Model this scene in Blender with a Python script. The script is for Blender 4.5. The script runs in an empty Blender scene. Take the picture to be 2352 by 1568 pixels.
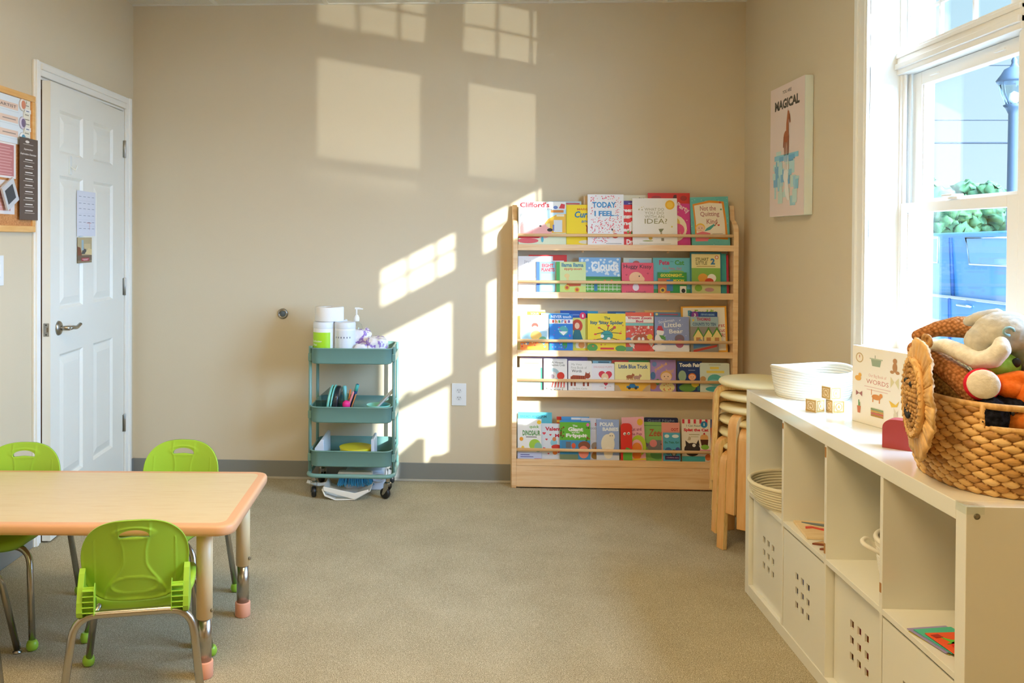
import bpy, bmesh, math, random
from mathutils import Vector, Matrix
random.seed(7)
PI = math.pi
SC = bpy.context.scene
COL = SC.collection

# ------------------------------------------------------------------ colour and materials
def lin(c):
    if isinstance(c, str):
        c = [int(c[i:i+2], 16) / 255 for i in (0, 2, 4)]
    return tuple(((v / 12.92) if v <= .04045 else ((v + .055) / 1.055) ** 2.4) for v in c) + (1,)

MATS = {}
def mat(name, color, rough=.5, metal=0, spec=.5, coat=0, bump=None, sheen=0, alpha=1, trans=0):
    """plain surface; bump = (kind, scale, strength)"""
    if name in MATS: return MATS[name]
    m = bpy.data.materials.new(name); m.use_nodes = True
    nt = m.node_tree; b = nt.nodes['Principled BSDF']
    b.inputs['Base Color'].default_value = lin(color)
    b.inputs['Roughness'].default_value = rough
    b.inputs['Metallic'].default_value = metal
    b.inputs['Specular IOR Level'].default_value = spec
    b.inputs['Coat Weight'].default_value = coat
    b.inputs['Sheen Weight'].default_value = sheen
    b.inputs['Transmission Weight'].default_value = trans
    if bump:
        tc = nt.nodes.new('ShaderNodeTexCoord')
        if bump[0] == 'voronoi':
            t = nt.nodes.new('ShaderNodeTexVoronoi'); out = t.outputs['Distance']
        elif bump[0] == 'wave':
            t = nt.nodes.new('ShaderNodeTexWave'); t.inputs['Distortion'].default_value = 1.5; out = t.outputs['Fac']
        else:
            t = nt.nodes.new('ShaderNodeTexNoise'); t.inputs['Detail'].default_value = 4; out = t.outputs['Fac']
        t.inputs['Scale'].default_value = bump[1]
        bp = nt.nodes.new('ShaderNodeBump'); bp.inputs['Strength'].default_value = bump[2]
        bp.inputs['Distance'].default_value = .01
        nt.links.new(tc.outputs['Object'], t.inputs['Vector'])
        nt.links.new(out, bp.inputs['Height']); nt.links.new(bp.outputs['Normal'], b.inputs['Normal'])
    MATS[name] = m
    return m

def ramp_mat(name, stops, scale, stretch=(1, 1, 1), rough=.5, kind='noise', detail=6, bump=0, coat=0, coord='Object', spec=.5, dist=0):
    """noise (or stretched grain) through a colour ramp"""
    if name in MATS: return MATS[name]
    m = bpy.data.materials.new(name); m.use_nodes = True
    nt = m.node_tree; b = nt.nodes['Principled BSDF']
    tc = nt.nodes.new('ShaderNodeTexCoord'); mp = nt.nodes.new('ShaderNodeMapping')
    mp.inputs['Scale'].default_value = stretch
    t = nt.nodes.new('ShaderNodeTexVoronoi' if kind == 'voronoi' else 'ShaderNodeTexNoise')
    t.inputs['Scale'].default_value = scale
    if kind != 'voronoi':
        t.inputs['Detail'].default_value = detail; t.inputs['Distortion'].default_value = dist
    r = nt.nodes.new('ShaderNodeValToRGB')
    el = r.color_ramp.elements
    while len(el) < len(stops): el.new(.5)
    for e, (p, c) in zip(el, stops): e.position = p; e.color = lin(c)
    nt.links.new(tc.outputs[coord], mp.inputs['Vector']); nt.links.new(mp.outputs['Vector'], t.inputs['Vector'])
    src = t.outputs['Color'] if kind == 'voronoi' else t.outputs['Fac']
    nt.links.new(src, r.inputs['Fac']); nt.links.new(r.outputs['Color'], b.inputs['Base Color'])
    b.inputs['Roughness'].default_value = rough; b.inputs['Coat Weight'].default_value = coat
    b.inputs['Specular IOR Level'].default_value = spec
    if bump:
        bp = nt.nodes.new('ShaderNodeBump'); bp.inputs['Strength'].default_value = bump; bp.inputs['Distance'].default_value = .005
        nt.links.new(src, bp.inputs['Height']); nt.links.new(bp.outputs['Normal'], b.inputs['Normal'])
    MATS[name] = m
    return m

def glass_mat(name, tint='f4faff', gloss=.08, rough=.0):
    if name in MATS: return MATS[name]
    m = bpy.data.materials.new(name); m.use_nodes = True
    nt = m.node_tree; nt.nodes.remove(nt.nodes['Principled BSDF'])
    out = nt.nodes['Material Output']
    tr = nt.nodes.new('ShaderNodeBsdfTransparent'); tr.inputs['Color'].default_value = lin(tint)
    gl = nt.nodes.new('ShaderNodeBsdfGlossy'); gl.inputs['Roughness'].default_value = rough
    fr = nt.nodes.new('ShaderNodeLayerWeight'); fr.inputs['Blend'].default_value = .5
    pw = nt.nodes.new('ShaderNodeMath'); pw.operation = 'POWER'; pw.inputs[1].default_value = 5
    ma = nt.nodes.new('ShaderNodeMath'); ma.operation = 'MULTIPLY_ADD'; ma.inputs[1].default_value = .95; ma.inputs[2].default_value = .03
    mx = nt.nodes.new('ShaderNodeMixShader')
    nt.links.new(fr.outputs['Facing'], pw.inputs[0]); nt.links.new(pw.outputs[0], ma.inputs[0]); nt.links.new(ma.outputs[0], mx.inputs['Fac'])
    nt.links.new(tr.outputs['BSDF'], mx.inputs[1]); nt.links.new(gl.outputs['BSDF'], mx.inputs[2])
    nt.links.new(mx.outputs['Shader'], out.inputs['Surface'])
    MATS[name] = m
    return m

def emit_mat(name, color, strength):
    m = bpy.data.materials.new(name); m.use_nodes = True
    nt = m.node_tree; nt.nodes.remove(nt.nodes['Principled BSDF'])
    e = nt.nodes.new('ShaderNodeEmission'); e.inputs['Color'].default_value = lin(color); e.inputs['Strength'].default_value = strength
    nt.links.new(e.outputs['Emission'], nt.nodes['Material Output'].inputs['Surface'])
    return m

def paper(hexc, rough=.42):
    return mat('print_' + hexc, hexc, rough=rough, spec=.4)

# ------------------------------------------------------------------ mesh builder
class G:
    def __init__(s, *mats):
        s.bm = bmesh.new(); s.mats = list(mats)
    def mi(s, m):
        if m is None: return 0
        if isinstance(m, int): return m
        if m not in s.mats: s.mats.append(m)
        return s.mats.index(m)
    def face(s, vs, m=0, smooth=False):
        try: f = s.bm.faces.new(vs)
        except ValueError: return None
        f.material_index = m; f.smooth = smooth
        return f
    def box(s, x0, x1, y0, y1, z0, z1, m=None, mx=None):
        k = s.mi(m)
        P = [Vector((x, y, z)) for z in (z0, z1) for y in (y0, y1) for x in (x0, x1)]
        if mx: P = [mx @ p for p in P]
        v = [s.bm.verts.new(p) for p in P]
        for q in ((0, 2, 3, 1), (4, 5, 7, 6), (0, 1, 5, 4), (2, 6, 7, 3), (0, 4, 6, 2), (1, 3, 7, 5)):
            s.face([v[i] for i in q], k)
        return s
    def tube(s, pts, r, n=12, m=None, cap=True, smooth=True, closed=False, flat=1.0, up=None):
        """tube along a path; r a number or a list; flat squashes the section across 'up'"""
        k = s.mi(m); pts = [Vector(p) for p in pts]; N = len(pts)
        rs = r if isinstance(r, (list, tuple)) else [r] * N
        rings = []; prev = None
        for i, p in enumerate(pts):
            if closed: t = pts[(i + 1) % N] - pts[i - 1]
            else: t = pts[min(i + 1, N - 1)] - pts[max(i - 1, 0)]
            t.normalize()
            if prev is None:
                a = Vector(up) if up else (Vector((0, 0, 1)) if abs(t.z) < .9 else Vector((1, 0, 0)))
            else: a = prev
            u = (a - t * a.dot(t)); 
            if u.length < 1e-6: u = t.orthogonal()
            u.normalize(); w = t.cross(u); prev = u
            rings.append([s.bm.verts.new(p + (u * math.cos(2 * PI * j / n) * flat + w * math.sin(2 * PI * j / n)) * rs[i]) for j in range(n)])
        for i in range(N if closed else N - 1):
            A, B = rings[i], rings[(i + 1) % N]
            for j in range(n): s.face([A[j], A[(j + 1) % n], B[(j + 1) % n], B[j]], k, smooth)
        if cap and not closed:
            s.face(rings[0][::-1], k); s.face(rings[-1], k)
        return s
    def cyl(s, p0, p1, r, n=24, m=None, r2=None):
        return s.tube([p0, p1], [r, r if r2 is None else r2], n, m)
    def lathe(s, prof, c=(0, 0, 0), n=32, m=None, smooth=True, axis='z', sx=1, sy=1, mx=None):
        k = s.mi(m); c = Vector(c); rings = []
        for r, z in prof:
            ring = []
            for j in range(n):
                a = 2 * PI * j / n
                q = Vector((r * math.cos(a) * sx, r * math.sin(a) * sy, z))
                if axis == 'x': q = Vector((q.z, q.x, q.y))
                elif axis == 'y': q = Vector((q.x, -q.z, q.y))
                if mx: q = mx @ q
                ring.append(s.bm.verts.new(c + q))
            rings.append(ring)
        for A, B in zip(rings, rings[1:]):
            for j in range(n): s.face([A[j], A[(j + 1) % n], B[(j + 1) % n], B[j]], k, smooth)
        if prof[0][0] > 1e-6: s.face(rings[0][::-1], k)
        if prof[-1][0] > 1e-6: s.face(rings[-1], k)
        return s
    def prism(s, poly, h0, h1, axis='y', m=None, mx=None):
        """poly 2D extruded along axis: 'y' -> (x,z), 'x' -> (y,z), 'z' -> (x,y)"""
        k = s.mi(m)
        def V(a, b, h):
            q = Vector({'y': (a, h, b), 'x': (h, a, b), 'z': (a, b, h)}[axis])
            return s.bm.verts.new(mx @ q if mx else q)
        A = [V(a, b, h0) for a, b in poly]; B = [V(a, b, h1) for a, b in poly]; n = len(poly)
        s.face(A, k); s.face(B[::-1], k)
        for i in range(n): s.face([A[i], B[i], B[(i + 1) % n], A[(i + 1) % n]], k)
        return s
    def blob(s, c, r, m=None, rot=None, sub=3, fn=None):
        k = s.mi(m); r = r if isinstance(r, (list, tuple)) else (r, r, r)
        mx = Matrix.Translation(c) @ (rot.to_4x4() if rot else Matrix.Identity(4)) @ Matrix.Diagonal((r[0], r[1], r[2], 1))
        ret = bmesh.ops.create_icosphere(s.bm, subdivisions=sub, radius=1, matrix=mx)
        for v in ret['verts']:
            for f in v.link_faces: f.material_index = k; f.smooth = True
        return s
    def torus(s, c, R, r, n=32, k=10, m=None, axis='z', sx=1, sy=1):
        pts = []
        for i in range(n):
            a = 2 * PI * i / n; x, y = R * math.cos(a) * sx, R * math.sin(a) * sy
            pts.append(Vector(c) + Vector({'z': (x, y, 0), 'y': (x, 0, y), 'x': (0, x, y)}[axis]))
        return s.tube(pts, r, k, m, closed=True)
    def obj(s, name, parent=None, bevel=0, seg=2, fix=True, loc=None, mods=()):
        if fix: bmesh.ops.recalc_face_normals(s.bm, faces=s.bm.faces)
        me = bpy.data.meshes.new(name); s.bm.to_mesh(me); s.bm.free()
        for m in s.mats: me.materials.append(m)
        o = bpy.data.objects.new(name, me); COL.objects.link(o)
        if parent: o.parent = parent
        if loc: o.location = loc
        if bevel:
            b = o.modifiers.new('bevel', 'BEVEL'); b.width = bevel; b.segments = seg; b.limit_method = 'ANGLE'
            b.angle_limit = math.radians(40); b.harden_normals = False
        return o

def tag(o, label, cat, group=None, kind=None):
    o['label'] = label; o['category'] = cat
    if group: o['group'] = group
    if kind: o['kind'] = kind
    return o
def thing(name, label, cat, loc=(0, 0, 0), rz=0, group=None, kind=None):
    o = bpy.data.objects.new(name, None); COL.objects.link(o); o.empty_display_size = .05
    o.location = loc; o.rotation_euler = (0, 0, rz)
    return tag(o, label, cat, group, kind)
def struct(o, label=None, cat=None):
    o['kind'] = 'structure'
    if label: o['label'] = label
    if cat: o['category'] = cat
    return o
def copy_tree(o, parent=None):
    c = o.copy(); COL.objects.link(c)
    if parent: c.parent = parent
    for ch in list(o.children): copy_tree(ch, c)
    return c

def fillet(pts, rad, n=6):
    pts = [Vector(p) for p in pts]; out = [pts[0]]
    for i in range(1, len(pts) - 1):
        a, b, c = pts[i - 1], pts[i], pts[i + 1]
        r = min(rad, (a - b).length * .49, (c - b).length * .49)
        p, q = b + (a - b).normalized() * r, b + (c - b).normalized() * r
        for k in range(n + 1):
            t = k / n; out.append((1 - t) ** 2 * p + 2 * t * (1 - t) * b + t * t * q)
    out.append(pts[-1]); return out
def rrect(x0, x1, y0, y1, r, n=6):
    P = []
    for cx, cy, a0 in ((x1 - r, y1 - r, 0), (x0 + r, y1 - r, 90), (x0 + r, y0 + r, 180), (x1 - r, y0 + r, 270)):
        for k in range(n + 1):
            a = math.radians(a0 + 90 * k / n); P.append((cx + r * math.cos(a), cy + r * math.sin(a)))
    return P
def sm(a, b, x):
    t = max(0, min(1, (x - a) / (b - a))); return t * t * (3 - 2 * t)

# text as flat mesh data, normalised so that the box of the string is 0..1 x 0..1
TXT = {}
def text_data(s, bold=0, shear=0):
    key = (s, bold, shear)
    if key in TXT: return TXT[key]
    cu = bpy.data.curves.new('txt', 'FONT'); cu.body = s; cu.resolution_u = 2; cu.offset = bold; cu.shear = shear
    cu.align_x = 'CENTER'; cu.space_line = .85
    o = bpy.data.objects.new('txt', cu)
    me = bpy.data.meshes.new_from_object(o)
    vs = [v.co.xy.copy() for v in me.vertices]; fs = [list(p.vertices) for p in me.polygons]
    bpy.data.objects.remove(o); bpy.data.curves.remove(cu); bpy.data.meshes.remove(me)
    if vs:
        x0 = min(v.x for v in vs); x1 = max(v.x for v in vs); y0 = min(v.y for v in vs); y1 = max(v.y for v in vs)
        vs = [((v.x - x0) / (x1 - x0), (v.y - y0) / (y1 - y0)) for v in vs]
    TXT[key] = (vs, fs); return TXT[key]

class Art(G):
    """flat pictures on a sheet: coordinates 0..1 across and up; mp maps (u, v, lift) to 3D"""
    def __init__(s, mp, *mats):
        super().__init__(*mats); s.mp = mp; s.l = 0; s.step = .00004
    def lift(s): s.l += 1; return s.l * s.step
    def poly(s, pts, c):
        l = s.lift(); k = s.mi(paper(c))
        s.face([s.bm.verts.new(s.mp(u, v, l)) for u, v in pts], k)
    def rect(s, u0, v0, u1, v1, c): s.poly([(u0, v0), (u1, v0), (u1, v1), (u0, v1)], c)
    def ell(s, u, v, ru, rv, c, n=20):
        s.poly([(u + ru * math.cos(2 * PI * i / n), v + rv * math.sin(2 * PI * i / n)) for i in range(n)], c)
    def text(s, t, u, v, w, h, c, bold=.01, shear=0, rot=0, asp=1):
        vs, fs = text_data(t, bold, shear); l = s.lift(); k = s.mi(paper(c)); ca, sa = math.cos(rot), math.sin(rot)
        V = []
        for x, y in vs:
            a, b = (x - .5) * w, (y - .5) * h
            V.append(s.bm.verts.new(s.mp(u + a * ca - b * sa / asp, v + a * sa * asp + b * ca, l)))
        for f in fs: s.face([V[i] for i in f], k)
    def dots(s, n, cs, u0=.05, v0=.05, u1=.95, v1=.95, r=.015, seed=1, asp=1):
        rd = random.Random(seed)
        l = s.lift()
        for i in range(n):
            k = s.mi(paper(rd.choice(cs))); u, v = rd.uniform(u0, u1), rd.uniform(v0, v1); q = r * rd.uniform(.7, 1.3)
            s.face([s.bm.verts.new(s.mp(u + q * math.cos(a), v + q * math.sin(a) / asp, l)) for a in (0, 1.05, 2.1, 3.14, 4.2, 5.2)], k)

# ------------------------------------------------------------------ common materials
M_wall = mat('wall_paint', 'd7c8aa', rough=.75, bump=('noise', 180, .04))
M_white = mat('white_paint', 'ecebe0', rough=.4)
M_trim = mat('window_white', 'f1f0e8', rough=.35)
M_vinyl = mat('white_vinyl', 'f2f2ee', rough=.3)
M_base = mat('grey_vinyl_base', '86867f', rough=.5)
M_glass = glass_mat('window_glass')
M_chrome = mat('chrome', 'b4b1aa', rough=.26, metal=1)
M_steel = mat('brushed_steel', 'a8a59c', rough=.32, metal=1)
M_dark = mat('dark_plastic', '1c1e20', rough=.4)
M_green = mat('green_plastic', '9ccb3c', rough=.38, bump=('noise', 900, .05))
M_lam = ramp_mat('table_laminate', [(.3, 'd6c096'), (.55, 'dccaa4'), (.75, 'd2b98c')], 6, (1, 14, 1), rough=.38, detail=5)
M_band = mat('table_edge', 'e0aa80', rough=.42)
M_legc = mat('table_leg_cream', 'ebcf9f', rough=.4)
M_foot = mat('peach_rubber', 'eda98a', rough=.5)
M_pine = ramp_mat('pine_wood', [(.25, 'e0b27c'), (.45, 'efc998'), (.6, 'f4d4a8'), (.8, 'e4b37c')], 3.2, (1, 8, 14), rough=.42, detail=5, dist=.6)
M_birch = ramp_mat('birch_wood', [(.25, 'd69a55'), (.5, 'e2ad69'), (.75, 'ebbd7c')], 5, (9, 9, 1.2), rough=.38, detail=4, dist=.4)
M_birch_edge = ramp_mat('birch_ply_edge', [(.35, 'd9b472'), (.6, 'ecd095')], 60, (6, 6, .6), rough=.45)
M_lack = mat('white_lacquer', 'e6e5d8', rough=.16, coat=.3)
M_teal = mat('teal_enamel', '759f97', rough=.32)
M_pages = mat('page_edges', 'efe9dc', rough=.8)
M_rope = mat('rope_cotton', 'efebdd', rough=.85, bump=('noise', 500, .3))
M_cream = mat('cream_vinyl_pad', 'efe3b4', rough=.45)
M_clear = glass_mat('clear_plastic', 'fbfdfc', rough=.05)
M_screw = mat('screw_metal', '8a8474', rough=.3, metal=1)
SKY_GLOW, LAMP = 27, 16
# ------------------------------------------------------------------ room dimensions
XL, XR, YB, YF, ZC = -1.844, 1.5035, 4.843, -3.2, 2.6165
CAM = Vector((0, 0, 1.3284))
# floor: looped carpet
def carpet():
    m = bpy.data.materials.new('carpet'); m.use_nodes = True
    nt = m.node_tree; b = nt.nodes['Principled BSDF']; b.inputs['Roughness'].default_value = .95
    b.inputs['Specular IOR Level'].default_value = .1
    tc = nt.nodes.new('ShaderNodeTexCoord')
    n1 = nt.nodes.new('ShaderNodeTexNoise'); n1.inputs['Scale'].default_value = 330; n1.inputs['Detail'].default_value = 3; n1.inputs['Roughness'].default_value = .7
    v1 = nt.nodes.new('ShaderNodeTexVoronoi'); v1.inputs['Scale'].default_value = 480
    n2 = nt.nodes.new('ShaderNodeTexNoise'); n2.inputs['Scale'].default_value = 5
    r = nt.nodes.new('ShaderNodeValToRGB'); el = r.color_ramp.elements
    for _ in range(2): el.new(.5)
    for e, (p, c) in zip(el, [(.30, '5c5343'), (.44, '8e826a'), (.56, 'aa9e80'), (.74, 'd6cbae')]): e.position = p; e.color = lin(c)
    mix = nt.nodes.new('ShaderNodeMath'); mix.operation = 'MULTIPLY_ADD'; mix.inputs[1].default_value = .35
    big = nt.nodes.new('ShaderNodeMath'); big.operation = 'MULTIPLY_ADD'; big.inputs[1].default_value = .1
    for t in (n1, v1, n2): nt.links.new(tc.outputs['Object'], t.inputs['Vector'])
    sub = nt.nodes.new('ShaderNodeMath'); sub.operation = 'SUBTRACT'; sub.inputs[1].default_value = .16
    nt.links.new(v1.outputs['Distance'], mix.inputs[0]); nt.links.new(n1.outputs['Fac'], mix.inputs[2])
    nt.links.new(n2.outputs['Fac'], big.inputs[0]); nt.links.new(mix.outputs[0], big.inputs[2])
    nt.links.new(big.outputs[0], sub.inputs[0]); nt.links.new(sub.outputs[0], r.inputs['Fac'])
    nt.links.new(r.outputs['Color'], b.inputs['Base Color'])
    bp = nt.nodes.new('ShaderNodeBump'); bp.inputs['Strength'].default_value = .5; bp.inputs['Distance'].default_value = .004
    nt.links.new(mix.outputs[0], bp.inputs['Height']); nt.links.new(bp.outputs['Normal'], b.inputs['Normal'])
    return m
struct(G(carpet()).box(XL - .12, XR + .2, YF - .1, YB + .1, -.05, 0).obj('floor'))
struct(G(M_wall).box(XL - .12, XR + .2, YB, YB + .1, 0, ZC).obj('wall_back'))
struct(G(M_wall).box(XL - .12, XR + .2, YF - .1, YF, 0, ZC).obj('wall_front'))
# left wall with the doorway
D0, D1, DZ = 3.748, 4.712, 2.025
g = G(M_wall)
g.box(XL - .12, XL, YF, D0, 0, ZC).box(XL - .12, XL, D1, YB, 0, ZC).box(XL - .12, XL, D0, D1, DZ, ZC)
struct(g.obj('wall_left'))
g = G(mat('hall_paint', '8a5f3c', rough=.8)); g.box(XL - 1.0, XL - .95, 3.0, 5.4, 0, ZC).box(XL - .95, XL - .12, 5.3, 5.4, 0, ZC).box(XL - .95, XL - .12, 3.0, 3.1, 0, ZC).box(XL - .95, XL - .12, 3.1, 5.3, -.05, 0).box(XL - .95, XL - .12, 3.1, 5.3, ZC - .02, ZC)
struct(g.obj('wall_hallway'))
# right wall with the window opening
W0, W1, WZ0, WZ1 = 1.79, 3.37, .93, 2.335
g = G(M_wall)
g.box(XR, XR + .2, YF, W0, 0, ZC).box(XR, XR + .2, W1, YB, 0, ZC).box(XR, XR + .2, W0, W1, 0, WZ0).box(XR, XR + .2, W0, W1, WZ1, ZC)
struct(g.obj('wall_right'))
# ceiling with suspended tiles
M_tile = mat('ceiling_tile', 'dcd8c8', rough=.9, bump=('noise', 120, .5))
g = G(M_tile, mat('ceiling_grid', 'e4e1d4', rough=.5))
g.box(XL - .12, XR + .2, YF - .1, YB + .1, ZC, ZC + .05)
y = YB - .38
while y > YF: g.box(XL, XR, y - .012, y + .012, ZC - .006, ZC + .001, 1); y -= .61
x = XL + .47
while x < XR: g.box(x - .012, x + .012, YF, YB, ZC - .0055, ZC + .001, 1); x += .61
g.box(XL, XR, YB - .02, YB, ZC - .005, ZC, 1)
struct(g.obj('ceiling'))
# vinyl wall base
g = G(M_base, mat('base_foot_strip', 'b9b3a4', rough=.6)); g.box(XL, XR, YB - .006, YB, .012, .1); g.box(XL, XR, YB - .012, YB, 0, .012, 1)  # second box: paler strip along the foot of the base
struct(g.obj('baseboard_back', bevel=.002))
struct(G(M_base).box(XL, XL + .006, D1 + .075, YB, 0, .1).box(XL, XL + .006, YF, D0 - .06, 0, .1).obj('baseboard_left', bevel=.002))
struct(G(M_base).box(XR - .006, XR, YF, YB, 0, .1).obj('baseboard_right', bevel=.002))

# ---- door casing
def casing(poly_axis_boxes, name):
    g = G(M_trim)
    for (y0, y1, z0, z1, side) in poly_axis_boxes:
        g.box(XL, XL + .012, y0, y1, z0, z1)
        if side == 'v': g.box(XL, XL + .02, y0 + (y1 - y0) * .12, y0 + (y1 - y0) * .5, z0, z1)
        if side == 'w': g.box(XL, XL + .02, y0 + (y1 - y0) * .5, y0 + (y1 - y0) * .88, z0, z1)
        if side == 'h': g.box(XL, XL + .02, y0, y1, z0 + (z1 - z0) * .45, z0 + (z1 - z0) * .88)
    return struct(g.obj(name, bevel=.003))
casing([(D0 - .058, D0, 0, DZ + .062, 'v'), (D1, D1 + .072, 0, DZ + .062, 'w'), (D0, D1, DZ, DZ + .062, 'h')], 'trim_1')
g = G(M_trim)
g.box(XL - .12, XL, D0 - .001, D0 + .012, 0, DZ).box(XL - .12, XL, D1 - .012, D1 + .001, 0, DZ).box(XL - .12, XL, D0, D1, DZ - .012, DZ)
g.box(XL - .075, XL - .055, D0 + .012, D0 + .024, 0, DZ - .012)
struct(g.obj('trim_2', bevel=.002))

# ---- six panel door, a little ajar
door = struct(thing('door_1', 'white six panel door standing slightly ajar in the left wall', 'door', (XL + .002, D1 - .014, .008), 0))
DW, DH, DT = .948, DZ - .028, .036
# local frame: u runs from the hinge (0) towards the latch (DW) along -Y; door swings into the room by ang
ang = math.radians(3.0)
door.rotation_euler = (0, 0, ang)
DC = [(.165, .44), (.575, .85)]; DR = [(.225, .80), (1.0, 1.595), (1.695, 1.885)]
def door_h(u, z):
    for a, b in DC:
        for c, d in DR:
            q = min(u - a, b - u, z - c, d - z)
            if q > 0:
                if q < .012: return -.011 * q / .012
                if q < .018: return -.011
                if q < .05: return -.011 + .0085 * (q - .018) / .032
                return -.0025
    return 0
def cuts(rs, lo, hi):
    s_ = {lo, hi}
    for a, b in rs:
        for e in (0, .012, .018, .05): s_.add(round(a + e, 4)); s_.add(round(b - e, 4))
    return sorted(s_)
us, zs = cuts(DC, 0, DW), cuts(DR, 0, DH)
g = G(M_white)
gv = {}
for i, u in enumerate(us):
    for j, z in enumerate(zs): gv[i, j] = g.bm.verts.new((door_h(u, z), -u, z))
for i in range(len(us) - 1):
    for j in range(len(zs) - 1):
        q = [gv[i, j], gv[i, j + 1], gv[i + 1, j + 1], gv[i + 1, j]]
        hs = [v.co.x for v in q]
        if abs((hs[0] + hs[2]) - (hs[1] + hs[3])) > 1e-5:   # mitred corner: fold along the right diagonal
            a, b_ = (0, 2) if abs(hs[0] - hs[2]) > abs(hs[1] - hs[3]) else (1, 3)
            if (a, b_) == (0, 2): g.face([q[0], q[1], q[2]]); g.face([q[0], q[2], q[3]])
            else: g.face([q[1], q[2], q[3]]); g.face([q[1], q[3], q[0]])
        else: g.face(q)
g.box(-DT, -.012, -DW, 0, 0, DH)
for a_, b_ in (((0, 0), (DW, 0)), ((DW, 0), (DW, DH)), ((DW, DH), (0, DH)), ((0, DH), (0, 0))): g.face([g.bm.verts.new((h_, -q_[0], q_[1])) for h_, q_ in ((0, a_), (0, b_), (-.012, b_), (-.012, a_))])
slab = g.obj('door_slab', door, fix=False)
bm_ = bmesh.new(); bm_.from_mesh(slab.data); bmesh.ops.recalc_face_normals(bm_, faces=[f for f in bm_.faces if len(f.verts) == 4 and min(v.co.x for v in f.verts) < -.02]); 
for f in bm_.faces:
    if all(v.co.x > -.015 for v in f.verts) and f.normal.x < 0 and not all(abs(v.co.x + .012) < 1e-6 for v in f.verts): f.normal_flip()
bm_.to_mesh(slab.data); bm_.free()
for hz in (.318, 1.056, 1.797):
    g = G(M_steel); g.box(.0, .003, -.014, .0, hz - .045, hz + .045); g.cyl((.006, .004, hz - .047), (.006, .004, hz + .047), .0065, 12)
    g.box(.003, .0035, .001, .012, hz - .045, hz + .045)
    g.obj('hinge', door, bevel=.0008)
g = G(M_steel); g.lathe([(.0, .014), (.018, .013), (.029, .009), (.032, .004), (.033, 0)], (0, -DW + .085, .918), 28, axis='x')
g.tube([(0, -DW + .085, .918), (.052, -DW + .085, .918)], .0105, 14)
g.tube(fillet([(.05, -DW + .078, .918), (.054, -DW + .12, .919), (.05, -DW + .165, .912), (.054, -DW + .2, .926)], .02), [.0115] * 6 + [.011] * 3 + [.0105] * 4 + [.009] * 3, 14, flat=.8)
g.obj('door_handle', door)
g = G(M_steel); g.box(-DT * .5 - .012, -DT * .5 + .012, -DW - .0016, -DW + .001, .918 - .029, .918 + .029); g.box(-DT * .5 - .006, -DT * .5 + .006, -DW - .009, -DW, .918 - .01, .918 + .01)
for dz in (-.021, .021): g.cyl((-DT * .5, -DW - .0022, .918 + dz), (-DT * .5, -DW, .918 + dz), .0035, 10, M_dark)
g.obj('latch_plate', door, bevel=.001)
bpy.context.view_layer.update()
def on_door(u, z, lift=0):
    """a point on the room side of the door; u metres from the hinge"""
    return door.matrix_world @ Vector((lift, -u, z))
def sheet_art(o, du, up, w, h, lift=.0004):
    """mapping for a flat sheet: o lower-left corner, du/up unit vectors"""
    n = du.cross(up).normalized()
    return lambda u, v, l: o + du * (u * w) + up * (v * h) + n * (lift + l)
def sheet(name, label, cat, o, du, up, w, h, color, draw=None, t=.0006, group=None, th=None):
    o = Vector(o); du = Vector(du).normalized(); up = Vector(up).normalized(); n = du.cross(up).normalized()
    a = Art(sheet_art(o, du, up, w, h, t), paper(color)); 
    c = [o, o + du * w, o + du * w + up * h, o + up * h]
    A = [a.bm.verts.new(p) for p in c]; B = [a.bm.verts.new(p + n * t) for p in c]
    a.face(A); a.face(B[::-1])
    for i in range(4): a.face([A[i], B[i], B[(i + 1) % 4], A[(i + 1) % 4]])
    if draw: draw(a)
    ob = a.obj(name, fix=False)
    return tag(ob, label, cat, group)
duD = (door.matrix_world.to_3x3() @ Vector((0, 1, 0))); UP = Vector((0, 0, 1))
def d_cal(a):
    for v in (.87, .72, .6, .45, .3, .16):
        for u in (.1, .33, .56, .79):
            a.rect(u, v, u + .13, v + .012, '8d95a8')
    for v in (.78, .5, .36, .22): a.rect(.05, v, .95, v + .004, 'c9ccd6')
    a.rect(.5, .29, .75, .3, 'c96a63'); a.rect(.66, .14, .67, .28, 'c96a63')
sheet('paper_sheet', 'white printed calendar sheet taped to the white door above the photo', 'paper', on_door(.655, 1.327, .001), duD, UP, .237, .213, 'dfe3ee', d_cal)
def d_photo(a):
    a.rect(0, .3, 1, 1, 'b9a982'); a.poly([(.25, .35), (.65, .35), (.55, .62), (.45, .62)], '4f5355')
    a.rect(.28, .5, .42, .9, '9db9c4'); a.rect(.45, .55, .9, .75, 'cdbb90'); a.poly([(.5, .36), (1, .3), (1, .52), (.75, .58)], 'ddc893')
    a.poly([(0, .3), (.3, .3), (.2, .6), (0, .65)], '7c4630'); a.rect(0, .1, 1, .3, '70604f'); a.rect(.26, .07, .82, .2, 'a83644')
    a.rect(.32, .14, .76, .16, 'e9c9cb'); a.rect(.4, .1, .7, .12, 'e9c9cb')
sheet('room_photo', 'small photo of a room with red caption stuck on the white door', 'photo', on_door(.648, 1.199, .001), duD, UP, .181, .121, '8b7b62', d_photo).scale = (1, 1, 1)
g = G(mat('clear_hook', 'e6ece8', rough=.2)); p = on_door(DW - .21, 1.63, .001)
g.box(p.x, p.x + .006, p.y - .012, p.y + .012, 1.615, 1.70); g.tube(fillet([(p.x + .006, p.y, 1.65), (p.x + .03, p.y, 1.63), (p.x + .035, p.y, 1.655)], .012), .004, 8)
tag(g.obj('adhesive_hook', bevel=.001), 'clear plastic adhesive hook on the upper part of the white door', 'hook')

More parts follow.
